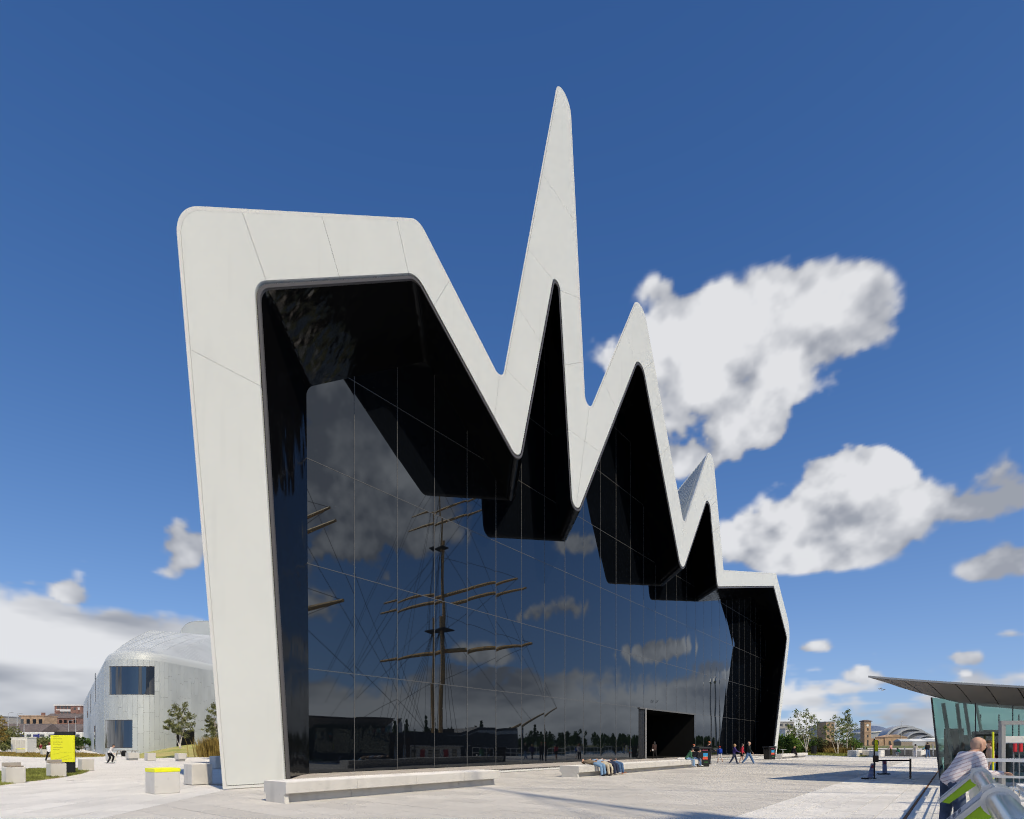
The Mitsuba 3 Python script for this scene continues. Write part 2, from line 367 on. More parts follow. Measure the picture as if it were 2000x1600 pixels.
slabs('pavement', sbox(2, -1.46, 76, .80), (0, -1.46), (1, 0), (0, 1), .9, .565, ['quay_slab_0', 'quay_slab_1', 'quay_slab_1'], rng, 110, bond=0, reach=80)
mat('rust', (.20, .09, .04), .8)
g = G(); g.wbox(2, 80, .81, .85, -.02, -.004); part('pavement', 'drain_channel', g, 'rust')

# ------------------------------------------------------------------ the museum: zigzag front, glass wall, roof
def fp(u, v):                             # a point of the front plane, as (s, z)
    r = ray(u, v); p = A(0, 0, EYE) + r*(TF/(r @ N)); return np.array([p @ D, p[2]])


def rounded(pts, apex, n=9):
    """fillets each corner so that its arc passes through the apex seen in the photograph (or has the given radius)"""
    P = [fp(*q) for q in pts]; out = [P[0]]
    for i in range(1, len(P)-1):
        a, b, c = P[i-1], P[i], P[i+1]; u1, u2 = unit(a-b), unit(c-b)
        th = math.acos(np.clip(u1 @ u2, -1, 1)); ap = apex[i]
        r = ap if not isinstance(ap, tuple) else np.linalg.norm(fp(*ap)-b)/(1/math.sin(th/2)-1)
        if not r: out.append(b); continue
        r = min(r, .48*min(np.linalg.norm(a-b), np.linalg.norm(c-b))*math.tan(th/2))
        tl = r/math.tan(th/2); cen = b + unit(u1+u2)*r/math.sin(th/2)
        p1, p2 = b+u1*tl, b+u2*tl
        a1, a2 = math.atan2(*(p1-cen)[::-1]), math.atan2(*(p2-cen)[::-1])
        da = (a2-a1+math.pi) % (2*math.pi) - math.pi
        out += [cen + r*A(math.cos(a1+da*k/n), math.sin(a1+da*k/n)) for k in range(n+1)]
    out.append(P[-1]); return [tuple(q) for q in out]

OUT = [(434.5, 1543), (339.5, 398.5), (817.2, 426), (980.3, 746.2), (1107.5, 59), (1145, 818), (1251, 563), (1336, 1024.7), (1390.6, 858.7), (1413.5, 1113.5), (1516, 1120), (1544.5, 1231), (1516.6, 1477)]
OAP = [0, (354.5, 413.5), (818, 433.5), (979.5, 732.5), (1094, 163.5), (1151, 793.5), (1246.5, 587.5), (1336, 1017.5), (1387.5, 885), 0, 0, 3.0, 0]
INN = [(556.2, 1536), (495.5, 549), (812.6, 532.3), (1013.6, 903), (1090, 491), (1120.2, 1021.7), (1250.8, 685.5), (1332, 1120), (1384.8, 961.6), (1401.5, 1145.5), (1511.5, 1144.5), (1537.5, 1245.5), (1511, 1477)]
IAP = [0, (502.5, 556.5), (811.3, 538.8), (1010.5, 888), (1083.5, 542.5), (1127, 993), (1247, 703.5), (1333, 1107), (1382, 977), .5, .2, .6, 0]
outer = rounded(OUT, OAP); inner = rounded(INN, IAP)
outer[0] = (outer[0][0]+.003, 0.0); outer[-1] = (outer[-1][0], 0.0); inner[0] = (inner[0][0], 0.0); inner[-1] = (inner[-1][0], 0.0)
OUTER, OPEN = Polygon(outer).buffer(0), Polygon(inner).buffer(0)
below = sbox(-200, -5, 300, .0)
museum = thing('museum', 'tall museum front of white zigzag panels with black soffits round a dark mirrored glass wall', 'museum')
FO = W(0, TF, 0)
# front panels, split along the joints of the cladding
JOINTS = [((355, 674), (515, 757.5)), ((468, 400), (521, 552)), ((625, 410), (664, 545)), ((772, 416), (799, 540)), ((882, 541), (843, 605)), ((976.5, 725), (966, 815)), ((984, 717), (1043, 777)), ((1055, 333), (1132, 446)),
          ((1026, 479), (1081, 549)), ((1006, 590), (1060, 675)), ((1090, 566), (1140, 586)), ((1100, 714), (1146, 705.5)), ((1104, 834), (1178, 888)), ((1152.5, 785), (1124, 1000)), ((1222, 648), (1243, 711)), ((1256, 723), (1280, 702)),
          ((1176, 740), (1207, 807)), ((1271, 811), (1295, 782)), ((1287, 893), (1311, 867)), ((1336, 1010), (1331, 1115)), ((1352, 974), (1369, 1014)), ((1370, 950), (1380, 985)), ((1387, 991), (1402, 974)), ((1389, 1043), (1408, 1026)),
          ((1413, 1105), (1415, 1150)), ((1448, 1110), (1448, 1150)), ((1469, 1110), (1469, 1150)), ((1489, 1110), (1489, 1150)), ((1532, 1290), (1545, 1291)), ((1515, 1380), (1533, 1381))]
cut = unary_union([LineString([fp(*a), fp(*b)]).buffer(.0075, cap_style=2) for a, b in JOINTS])
RIM = OUTER.buffer(-.10, join_style=2)
band = OUTER.buffer(-.138, join_style=1).difference(OPEN).difference(sbox(-200, -5, 300, .03)).difference(cut)
prng = random.Random(3)
for pg in sorted([q for q in band.geoms if q.area > .01], key=lambda q: -q.area):
    g = G(); g.poly(pg.simplify(.002), FO + E_*prng.uniform(0, .006), D, UP, E_*.16); part(museum, 'front_panel', g, 'panel_grp')
g = G(); g.poly(OUTER.buffer(-.12, join_style=2).difference(OPEN.buffer(.02)).simplify(.003), FO + E_*.17, D, UP, E_*.3); part(museum, 'front_backing', g, 'joint_dark')
rim = OUTER.difference(OUTER.buffer(-.115, join_style=2)).difference(sbox(-200, -5, 300, .02)).simplify(.002)
g = G(); g.poly(rim, FO + E_*.03, D, UP, E_*.4); part(museum, 'front_rim', g, 'rim_metal')
INOPEN = OPEN.buffer(-.17, join_style=1).union(sbox(fp(560, 1536)[0]+.2, -.5, fp(1500, 1470)[0], .2).intersection(OPEN.buffer(-.1)))
trim = OPEN.buffer(-.06).difference(OPEN.buffer(-.175)).difference(sbox(-200, -5, 300, .05))
g = G(); g.poly(trim.simplify(.002), FO + E_*.06, D, UP, E_*.12); part(museum, 'opening_trim', g, 'trim_grey')


def inset(path, r):                       # the open path of the opening moved inwards
    c = np.array(Polygon(path).buffer(-r, join_style=1).exterior.coords)[:-1]
    keep = c[:, 1] > r + 1e-6 - .0
    i0 = int(np.argmax(~keep & np.roll(keep, -1))); c = np.roll(c, -i0-1, axis=0); k = np.roll(keep, -i0-1)
    c = c[k]
    if c[0][0] > c[-1][0]: c = c[::-1]
    a, b = c[0] + (c[0]-c[1])*1.0, c[-1]
    return np.vstack([[c[0][0] + (c[0][0]-c[1][0])/(c[0][1]-c[1][1])*(0-c[0][1]), 0], c, [c[-1][0] + (c[-1][0]-c[-2][0])/(c[-1][1]-c[-2][1])*(0-c[-1][1]), 0]])
sp = inset(inner, .17)
dE = (TG-TF)/(E_ @ N); SH = float(E_ @ D)*dE            # run of the reveal, and how far it moves along the front
rows = []
for f in np.linspace(0.02, 1.03, 9): rows.append([W(s, TF, z) + E_*dE*f for s, z in sp])
g = G(); g.strip(rows); part(museum, 'soffit', g, 'soffit_black', smooth=35)
# a back skin so that no light leaks, then the roof drawn along E_
roofp = np.array([q for q in outer])
nz = []
for i in range(len(roofp)-1):
    t_ = unit(roofp[i+1]-roofp[i]); nz.append((-t_[1], t_[0]))
nz = np.array(nz + [nz[-1]]); nz[1:-1] = (nz[:-2]+nz[1:-1])/2
rin = roofp - nz*.012; off = roofp + nz*.045
g = G(); rr = [[W(s, TF, z) + E_*(.45+k) for s, z in rin] for k in np.linspace(0, 70, 8)]; g.strip(rr); part(museum, 'roof_skin', g, 'zinc_roof')
for k in range(56):                       # standing seams
    q = 1.2 + k*.62
    g = G(); a = [W(s, TF, z) + E_*q for s, z in rin]; b = [W(s, TF, z) + E_*(q+.02) for s, z in off]; c = [W(s, TF, z) + E_*(q+.05) for s, z in rin]
    g.strip([a, b, c]); part(museum, 'roof_seam', g, 'zinc_1')
# the glass wall
GLASS = affinity.translate(Polygon(sp), SH, 0).buffer(.05).difference(sbox(-200, -5, 400, .2))
GO = W(0, TG, 0)
s_left = float(st(A(0, 0, 0))[0]) + float((A(0, 0, EYE) + ray(692, 1400)*(TG/(ray(692, 1400) @ N))) @ D)
PITCH, Z0, HP = 2.64, .2, 4.725
s_min, _, s_max, z_max = GLASS.bounds
cols = [s_left + PITCH*k for k in range(-2, int((s_max-s_left)/PITCH)+2)]
levels = [Z0 + HP*k for k in range(0, int((z_max-Z0)/HP)+2)]
door0 = float((A(0, 0, EYE) + ray(1247, 1400)*(TG/(ray(1247, 1400) @ N))) @ D); door1 = float((A(0, 0, EYE) + ray(1356, 1400)*(TG/(ray(1356, 1400) @ N))) @ D)
DOOR = sbox(door0, 0, door1, Z0+HP)
glassy = GLASS.difference(DOOR)
grng = np.random.default_rng(12)
for ci in range(len(cols)-1):
    for li in range(len(levels)-1):
        cell = sbox(cols[ci]+.012, levels[li]+.012, cols[ci+1]-.012, levels[li+1]-.012).intersection(glassy)
        far = ci > 9
        bow, bowz = grng.normal(.0, .0022)+.0042, grng.normal(0, .0016)
        tx, tz = grng.normal(0, .0018), grng.normal(0, .0014)
        ph = grng.uniform(0, 6.28); kick = grng.uniform(.3, 1.3)
        for pg in getattr(cell, 'geoms', [cell]):
            if pg.is_empty or pg.geom_type != 'Polygon' or pg.area < .01: continue
            cx, cz, w2, h2 = (cols[ci]+cols[ci+1])/2, (levels[li]+levels[li+1])/2, PITCH/2, HP/2
            full = pg.area > .98*(PITCH-.024)*(HP-.024)
            if full:
                xs, zs = (cols[ci]+cols[ci+1])/2 + (PITCH/2-.012)*np.array([-1, -.9, -.72, -.38, .38, .72, .9, 1]), np.linspace(levels[li]+.012, levels[li+1]-.012, 5)
                X, Z = np.meshgrid(xs, zs); V2 = np.stack([X.ravel(), Z.ravel()], 1)
                Fq = np.array([[j*8+i, j*8+i+1, (j+1)*8+i+1, (j+1)*8+i] for j in range(4) for i in range(7)])
                Fq = np.vstack([Fq[:, [0, 1, 2]], Fq[:, [0, 2, 3]]])
            else:
                V2, Fq = trimesh.creation.triangulate_polygon(pg.simplify(.004), engine='earcut'); V2, Fq = np.asarray(V2), np.asarray(Fq)
            x, z = (V2[:, 0]-cx)/w2, (V2[:, 1]-cz)/h2
            gx = tx + bow*x + .0012*np.sin(2.2*z + ph) + .0016*x**5
            gz = tz + bowz*z + .0006*np.sin(2.5*x + ph) + (.0095 if far else .0025)*kick*(x**4 - .15)
            nrm = -N[None] + gx[:, None]*D + gz[:, None]*UP; nrm /= np.linalg.norm(nrm, axis=1, keepdims=True)
            P3 = np.array([W(a, TG, b) for a, b in V2])
            tri = np.cross(P3[Fq[0][1]]-P3[Fq[0][0]], P3[Fq[0][2]]-P3[Fq[0][0]])
            if tri @ N > 0: Fq = Fq[:, ::-1]
            path = meshkit.write_ply((P3, Fq), normals=nrm)
            scene[numbered(museum+'__glass_pane')] = {'type': 'ply', 'filename': path, 'face_normals': False, 'bsdf': {'type': 'ref', 'id': 'pane_glass'}}
for s in cols:
    g = G(); c = LineString([(s, 0), (s, 60)]).intersection(glassy)
    for l in getattr(c, 'geoms', [c]):
        if l.is_empty or l.geom_type != 'LineString': continue
        z0, z1 = l.bounds[1], l.bounds[3]
        g.box(W(s, TG+.015, (z0+z1)/2), D*.036, N*.05, UP*(z1-z0))
    if g.n: part(museum, 'mullion', g, 'mullion_grey')
for z in levels[1:]:
    c = LineString([(-50, z), (200, z)]).intersection(glassy)
    for l in getattr(c, 'geoms', [c]):
        if l.is_empty or l.geom_type != 'LineString': continue
        g = G(); g.box(W((l.bounds[0]+l.bounds[2])/2, TG+.013, z), D*(l.bounds[2]-l.bounds[0]), N*.05, UP*.03)
        part(museum, 'transom', g, 'mullion_grey')
g = G(); g.poly(GLASS.buffer(.3).difference(DOOR), W(0, TG+.6, 0), D, UP, N*.1); part(museum, 'inner_wall', g, 'black_matt')
# plinth under the glass
pl = [(fp(553, 1520)[0]+.35, TF+.35), (SH+sp[0][0]+.1, TG+.4), (SH+sp[-1][0]+1, TG+.4), (sp[-1][0]+.0, TF+.35)]
g = G(); g.poly(Polygon(pl), W(0, 0, .004), D, N, UP*.19); part(museum, 'plinth', g, 'deck_grey')
# entrance: a dark lobby behind the opening, its frame, a post and lit strips of lamps inside
ent = museum
g = G(); g.wbox(door0-.1, door0, TG+.06, TG+6, .2, Z0+HP); g.wbox(door1, door1+.1, TG+.06, TG+6, .2, Z0+HP); g.wbox(door0-.1, door1+.1, TG+6, TG+6.1, .2, Z0+HP); g.wbox(door0-.1, door1+.1, TG+.06, TG+6, Z0+HP, Z0+HP+.1); g.wbox(door0-.1, door1+.1, TG-.1, TG+6.1, .10, .21)
part(ent, 'lobby', g, 'black_matt', label='dark open entrance lobby')
g = G(); g.wbox(door0+.05, door1, TG-.12, TG+.02, Z0+HP-.12, Z0+HP+.02); part(ent, 'door_head', g, 'mullion_grey')
g = G(); g.wbox(door0+.02, door0+1.35, TG+.1, TG+.16, .21, Z0+HP-.13); part(ent, 'door_leaf', g, 'black_paint')
pole = (A(0, 0, EYE) + ray(1261, 1400)*((TG-.25)/(ray(1261, 1400) @ N))) @ D
g = G(); g.tube([W(pole, TG-.25, .2), W(pole, TG-.25, Z0+HP-.05)], .085, 10); g.wbox(pole-.16, pole+.16, TG-.41, TG-.09, .2, .23); part(ent, 'door_post', g, 'grey_paint')
scene['lamp_strip'] = {'type': 'diffuse', 'reflectance': C(.85, .70, .40)}
for i in range(3):
    g = G(); zz = 3.75-.27*i; g.tube([W(pole+.35, TG+2.0+.1*i, zz), W(pole+1.6, TG+2.0+.1*i, zz+.03)], .035, 6)
    part(ent, 'lobby_lamp', g, 'lamp_strip')

# ------------------------------------------------------------------ people
_hands = {}
def ball(c, r, n=10): return m3.Manifold.sphere(float(r), n).translate([float(x) for x in c])
def bone(a, ra, b, rb, n=10): return m3.Manifold.batch_hull([ball(a, ra, n), ball(b, rb, n)])
def hullof(bs, n=10): return m3.Manifold.batch_hull([ball(c, r, n) for c, r in bs])
def smoothed(ms, res, it=6):
    m = m3.Manifold.batch_boolean(ms, m3.OpType.Add) if len(ms) > 1 else ms[0]
    m = m.refine_to_length(res).to_mesh()
    t = trimesh.Trimesh(m.vert_properties[:, :3], m.tri_verts, process=True)
    trimesh.smoothing.filter_taubin(t, iterations=it)
    return t
def rx(a): c, s = math.cos(a), math.sin(a); return np.array([[1, 0, 0], [0, c, -s], [0, s, c]])
def ry(a): c, s = math.cos(a), math.sin(a); return np.array([[c, 0, s], [0, 1, 0], [-s, 0, c]])
def rz(a): c, s = math.cos(a), math.sin(a); return np.array([[c, -s, 0], [s, c, 0], [0, 0, 1]])
rad = math.radians


def person(label, pos, yaw, H=1.72, hip=None, lean=3, turn=0, thigh=((0, 3), (0, 3)), knee=(4, 4), arm=((5, 8), (5, 8)), elbow=(15, 15), inward=(0, 0), nod=0, look=0,
           top=(.5, .5, .5), bottom=(.05, .06, .1), sleeve=1.0, leg=1.0, hair='short', hair_mat='hair_brown', shoe=(.05, .05, .05), skirt=None, cap=None, bag=None, group=None,
           build=1.0, res=.035, fine=False, stripes=None, sole=True, hooded=False, toes=None):
    """one person: joints posed by angles in degrees (thigh and arm: pitch forward, spread), built as one continuous body with clothing on it"""
    k = H/1.75; w = build
    key = thing('person', label, 'person', group)
    hipz = hip if hip is not None else .905*k
    B = rx(-rad(lean)) @ rz(rad(turn))     # torso frame: up tilts forward
    P = A(0, 0, hipz)
    up = rx(-rad(lean)) @ UP; right = (rx(-rad(lean)) @ rz(rad(turn))) @ A(1, 0, 0); fwd = np.cross(up, right)
    waist, chest, neck = P + up*.16*k, P + up*.36*k, P + up*.52*k
    hu = rx(-rad(lean*.35 + nod)) @ UP
    head = neck + hu*.145*k + (rx(-rad(nod)) @ A(0, .018, 0))
    hf = rz(rad(look)) @ (rx(-rad(nod)) @ A(0, 1, 0)); hr = unit(np.cross(hf, UP if abs(hf[2]) < .9 else A(0, 1, 0)))
    hup = np.cross(hr, hf)
    J = {}
    for i, sg in ((0, -1), (1, 1)):
        h0 = P + A(1, 0, 0)*sg*.085*k
        a = rx(rad(thigh[i][0])) @ (ry(-rad(thigh[i][1])*sg) @ A(0, 0, -1))
        kn = h0 + a*.43*k
        b = rx(rad(thigh[i][0]-knee[i])) @ (ry(-rad(thigh[i][1])*sg*.6) @ A(0, 0, -1))
        an = kn + b*.40*k
        fd = unit(A(b[0]*.2+.18*sg, 1, 0)) if toes is None else unit(rz(rad(toes*sg)) @ A(0, 1, 0))
        if b[2] > -.55: fd = unit(np.cross(A(1, 0, 0), -b))
        J[i] = (h0, kn, an, fd, b)
        sh = neck - up*.065*k + right*sg*.185*k*w
        d_ = -up; m_ = rx(rad(arm[i][0]-lean)) @ (ry(-rad(arm[i][1])*sg) @ A(0, 0, -1))
        el = sh + m_*.28*k
        f_ = rz(rad(inward[i])*sg) @ (rx(rad(arm[i][0]-lean+elbow[i])) @ (ry(-rad(arm[i][1])*sg*.4) @ A(0, 0, -1)))
        wr = el + f_*.25*k
        J[i+2] = (sh, el, wr, f_)
    # body
    bones = [hullof([(P + A(1, 0, 0)*s*.075*k*w, .092*k*w) for s in (-1, 1)] + [(waist + right*s*.06*k*w, .085*k*w) for s in (-1, 1)]),
             hullof([(waist + right*s*.06*k*w, .085*k*w) for s in (-1, 1)] + [(chest + right*s*.085*k*w + fwd*.012, .095*k*w) for s in (-1, 1)]),
             hullof([(chest + right*s*.085*k*w + fwd*.012, .095*k*w) for s in (-1, 1)] + [(J[i+2][0], .058*k) for i in (0, 1)] + [(neck - up*.03*k, .06*k)]),
             bone(neck - up*.04*k, .056*k, head - hu*.05*k, .052*k)]
    skull = [(head + hup*.035*k - hf*.02*k, .082*k), (head + hup*.03*k + hf*.022*k, .074*k), (head - hup*.035*k + hf*.03*k, .060*k), (head - hup*.082*k + hf*.05*k, .034*k)]
    bones += [hullof(skull, 14)]
    bones += [hullof([(head + hf*.098*k - hup*.005*k, .008*k), (head + hf*.112*k - hup*.032*k, .013*k), (head + hf*.085*k - hup*.036*k, .016*k)], 8)]          # nose
    bones += [hullof([(head + hr*s*.078*k + hup*.015*k - hf*.004*k, .012*k), (head + hr*s*.076*k - hup*.03*k + hf*.004*k, .011*k), (head + hr*s*.084*k + hup*.01*k - hf*.02*k, .009*k)], 8) for s in (-1, 1)]
    bones += [hullof([(head + hf*.092*k - hup*.062*k + hr*s*.016*k, .010*k) for s in (-1, 1)], 8)]                                                        # lips
    for i in (0, 1):
        h0, kn, an, fd, b = J[i]
        bones += [bone(h0, .088*k*w, kn, .056*k*w), bone(kn, .055*k*w, an, .038*k), bone(kn + b*.1*k - A(0, .015, 0), .056*k*w, an, .036*k)]
        dn = b if b[2] > -.55 else A(0, 0, -1)
        if b[2] > -.55: bones += [hullof([(an + b*.03, .036*k), (an + b*.05*k + fd*.15*k, .024*k)])]
        else: bones += [hullof([(an - A(0, 0, .03*k), .036*k), (A(an[0], an[1], an[2]-.052*k) + fd*.15*k, .026*k), (A(an[0], an[1], an[2]-.045*k) - fd*.03*k, .032*k)])]
        sh, el, wr, f_ = J[i+2]
        bones += [bone(sh, .054*k*w, el, .040*k), bone(el, .040*k, wr, .027*k)]
    body = smoothed(bones, res, 5)
    g = G(); g.tm(body)
    # hands: a palm, four unequal fingers in two bent joints and a thumb
    for i, sg in ((0, -1), (1, 1)):
        sh, el, wr, f_ = J[i+2]
        side = unit(np.cross(f_, fwd) if abs(f_ @ fwd) < .9 else np.cross(f_, UP)); flat = np.cross(side, f_)
        if flat @ (A(-sg, 0, -.6)) < 0: flat = -flat
        hs = []
        p0 = wr + f_*.02*k; p1 = wr + f_*.085*k
        hs.append(hullof([(p0 + side*q*.018*k, .014*k) for q in (-1, 1)] + [(p1 + side*q*.032*k, .011*k) for q in (-1, 1)], 6))
        for q, ln in ((-.032, .062), (-.011, .074), (.011, .068), (.032, .052)):
            a = p1 + side*q*k; m = a + unit(f_ + flat*.35)*ln*.55*k; e = m + unit(f_*.55 + flat*.85)*ln*.5*k
            hs += [bone(a, .009*k, m, .0085*k, 6), bone(m, .0085*k, e, .007*k, 6)]
        tb = unit(fwd*.8 + UP*.2); ts = 1 if side @ tb > 0 else -1
        a = p0 + f_*.015*k + side*ts*.026*k; m = a + unit(f_*.6 + side*ts*.7 + flat*.3)*.036*k
        hs += [bone(a, .011*k, m, .010*k, 6), bone(m, .010*k, m + unit(f_ + flat*.5)*.03*k, .008*k, 6)]
        mm = m3.Manifold.batch_boolean(hs, m3.OpType.Add).to_mesh()
        g.add(mm.vert_properties[:, :3], mm.tri_verts)
    M = T().translate(pos).rotate([0, 0, 1], yaw)
    def put(name, mesh, m_, sm=True):
        k_ = part(key, name, mesh, m_, sm); scene[k_]['to_world'] = M; return k_
    put('body', g, 'skin')
    if fine:
        for s in (-1, 1):
            e = trimesh.creation.icosphere(2, .0115*k); e.apply_translation(head + hf*.088*k + hup*.012*k + hr*s*.031*k); q = G(); q.tm(e); put('eye', q, 'render_white')
            e = trimesh.creation.icosphere(1, .006*k); e.apply_translation(head + hf*.0965*k + hup*.012*k + hr*s*.032*k); q = G(); q.tm(e); put('iris', q, 'hair_dark')
            q = G(); q.tube([head + hf*.094*k + hup*.032*k + hr*s*.016*k, head + hf*.092*k + hup*.036*k + hr*s*.034*k, head + hf*.08*k + hup*.03*k + hr*s*.048*k], .005*k, 6); put('eyebrow', q, hair_mat)
    # clothes
    e = .014*k
    tops = [hullof([(P + A(1, 0, 0)*s*.08*k*w, .094*k*w+e) for s in (-1, 1)] + [(waist + right*s*.065*k*w, .088*k*w+e) for s in (-1, 1)]),
            hullof([(waist + right*s*.065*k*w, .088*k*w+e) for s in (-1, 1)] + [(chest + right*s*.088*k*w + fwd*.012, .097*k*w+e) for s in (-1, 1)]),
            hullof([(chest + right*s*.088*k*w + fwd*.012, .097*k*w+e) for s in (-1, 1)] + [(J[i+2][0], .062*k+e*.6) for i in (0, 1)] + [(neck - up*.045*k, .064*k)])]
    if hooded: tops.append(hullof([(neck - fwd*.06*k + right*s*.05*k, .055*k) for s in (-1, 1)]))
    for i in (0, 1):
        sh, el, wr, f_ = J[i+2]
        if sleeve > .6: tops += [bone(sh, .057*k*w+e, el, .045*k+e), bone(el, .045*k+e, wr - f_*.01, .034*k+e*.6)]
        elif sleeve > 0: tops += [bone(sh, .06*k*w+e, sh + (el-sh)*sleeve*1.5, .056*k+e)]
    put('shirt', smoothed(tops, res, 5), fabric(*top) if not isinstance(top, str) else top)
    if skirt:
        put('skirt', smoothed([hullof([(P + A(s*.08, 0, .02)*k, .098*k+e) for s in (-1, 1)] + [((J[i][0]*.45+J[i][1]*.55), .12*k) for i in (0, 1)])], res, 4), fabric(*skirt))
    else:
        pants = [hullof([(P + A(s*.078, 0, 0)*k*w, .093*k*w+e*.7) for s in (-1, 1)] + [(P + up*.08*k + right*s*.06*k, .09*k*w+e*.5) for s in (-1, 1)])]
        for i in (0, 1):
            h0, kn, an, fd, b = J[i]
            if leg > .7: pants += [bone(h0, .09*k*w+e, kn, .062*k*w+e), bone(kn, .062*k*w+e, an + b*.01, .05*k+e)]
            else: pants += [bone(h0, .09*k*w+e, h0 + (kn-h0)*leg*1.7, .075*k*w+e)]
        put('trousers', smoothed(pants, res, 5), fabric(*bottom) if not isinstance(bottom, str) else bottom)
    for i in (0, 1):
        h0, kn, an, fd, b = J[i]
        if b[2] > -.55: sh_ = hullof([(an + b*.035, .043*k), (an + b*.055*k + fd*.15*k, .030*k), (an + b*.06 - fd*.03*k, .036*k)])
        else: sh_ = hullof([(an - A(0, 0, .03*k), .043*k), (A(an[0], an[1], an[2]-.048*k) + fd*.16*k, .030*k), (A(an[0], an[1], an[2]-.045*k) - fd*.035*k, .036*k)])
        put('shoe', smoothed([sh_], res, 3), fabric(*shoe))
    if hair != 'bald':
        hs = [hullof([(head + hup*.042*k - hf*.026*k, .088*k), (head + hup*.05*k + hf*.018*k, .076*k), (head - hup*.02*k - hf*.035*k, .074*k)], 14)]
        if hair == 'long': hs.append(hullof([(head - hf*.035*k + hr*s*.03*k, .075*k) for s in (-1, 1)] + [(neck - fwd*.055*k - up*.06*k + hr*s*.05*k, .045*k) for s in (-1, 1)]))
        if hair == 'bob': hs.append(hullof([(head - hf*.02*k + hr*s*.035*k, .08*k) for s in (-1, 1)] + [(head - hup*.09*k - hf*.03*k + hr*s*.04*k, .055*k) for s in (-1, 1)]))
        face = hullof([(head + hf*.16*k - hup*.03*k, .095*k), (head + hf*.10*k - hup*.13*k, .10*k), (head + hf*.25*k, .1*k)], 12)
        hm = m3.Manifold.batch_boolean(hs, m3.OpType.Add) - face
        put('hair', smoothed([hm], min(res, .03), 3), hair_mat)
    elif hair_mat != 'none':
        hm = hullof([(head + hup*.012*k - hf*.030*k, .0835*k), (head - hup*.03*k - hf*.03*k, .072*k)], 14) - hullof([(head + hf*.10*k, .12*k)], 12) - hullof([(head + hup*.13*k, .09*k)], 12)
        put('hair', smoothed([hm], min(res, .025), 2), hair_mat)
    if cap:
        cm = m3.Manifold.batch_boolean([hullof([(head + hup*.055*k - hf*.022*k, .089*k), (head + hup*.058*k + hf*.02*k, .080*k)], 14) - hullof([(head - hup*.06*k + hr*q + hf*y, .09) for q in (-.09, .09) for y in (-.1, .12)], 8),
                                        hullof([(head + hup*.05*k + hf*.09*k + hr*s*.05*k, .008) for s in (-1, 1)] + [(head + hup*.04*k + hf*.165*k + hr*s*.03*k, .008) for s in (-1, 1)], 8)], m3.OpType.Add)
        put('cap', smoothed([cm], .03, 2), fabric(*cap))
    if bag == 'backpack':
        c = chest - fwd*.17*k - up*.05*k
        q = hullof([(c + right*a*.11*k + up*b*.16*k + fwd*d*.03, .05*k) for a in (-1, 1) for b in (-1, 1) for d in (-1, 1)])
        put('backpack', smoothed([q], .04, 2), fabric(.015, .06, .42))
    return key

# ------------------------------------------------------------------ things on the plaza: benches, cubes, bins, signs and their people
def yaw_to(v): return math.degrees(math.atan2(-v[0], v[1]))      # turns local +y to the direction v


def long_bench(corner, length, joints, label, depth=1.1, h=.55):
    """precast bench: front edge along D from the given corner; cut back at its foot"""
    s0, t0 = st(corner); key = thing('concrete_bench', label, 'bench', 'long concrete benches on the plaza')
    cuts = [0] + list(joints) + [length]
    prof = Polygon([(0, h-.29), (.30, h-.33), (.27, .0), (depth-.1, 0), (depth-.1, h-.33), (depth, h-.29), (depth, h-.015), (depth-.015, h), (.02, h), (0, h-.02)])
    for i in range(len(cuts)-1):
        a, b = cuts[i]+.006, cuts[i+1]-.006
        g = G(); g.poly(prof, W(s0+a, t0, 0), N, UP, D*(b-a)); part(key, 'block', g, 'concrete_pale')
        if i == 0:                        # the solid end cheek
            g = G(); g.poly(Polygon([(.05, .0), (.28, 0), (.31, h-.33), (.03, h-.293), (.10, h-.35)]), W(s0+.004, t0, 0), N, UP, D*.12); part(key, 'end_cheek', g, 'concrete_pale')
    return key
c1 = gp(558, 1570.5); long_bench(c1, 8.45, [2.15, 4.35, 6.55], 'long empty pale concrete bench before the left end of the glass wall', depth=1.12)
c2 = gp(1130.5, 1519); long_bench(c2, 15.6, [2.6, 5.2, 7.8, 10.4, 13.0], 'long pale concrete bench with four people lying and two sitting on it', depth=1.05, h=.52)
c3 = gp(1528, 1482.5); long_bench(c3, 13.0, [3.2, 6.5, 9.8], 'pale concrete bench near the birch trees with one person in black sitting on it', depth=.7, h=.5)


def cube(u, v, label, top=None, d=.78, n=.78, h=.78, m='concrete_pale', undercut=False, ur=None):
    p = gp(u, v); s0, t0 = st(p)
    if ur: k_ = (ur-1000)/F_PX; d = (k_*p[1]-p[0])/(D[0]-k_*D[1])
    key = thing('concrete_cube', label, 'block seat', 'concrete cube seats on the plaza')
    g = G(); z1 = h - (.11 if top == 'yellow' else 0); z0 = .16 if undercut else 0
    g.cbox(W(s0+d/2, t0+n/2, (z1+z0)/2), D*d, N*n, UP*(z1-z0), .015); part(key, 'block', g, m)
    if undercut: g = G(); g.wbox(s0+.06, s0+d-.1, t0+.1, t0+n-.06, 0, .16); part(key, 'foot', g, 'grey_paint')
    if top == 'yellow': g = G(); g.cbox(W(s0+d/2, t0+n/2, h-.052), D*(d+.012), N*(n+.012), UP*.115, .008); part(key, 'cap', g, 'yellow_paint')
    if top == 'bench':
        for i in range(4): g = G(); g.wbox(s0+.05, s0+d-.05, t0+.06+i*.17, t0+.2+i*.17, h+.01, h+.05); part(key, 'seat_slat', g, 'timber')
        g = G(); g.wbox(s0+.0, s0+d-.02, t0+n-.12, t0+n-.06, h+.02, h+.17); part(key, 'back_board', g, 'deck_grey')
    return key
cube(302, 1552, 'concrete cube with a bright yellow band round its top, left of the white front', 'yellow', h=0.775, ur=352)
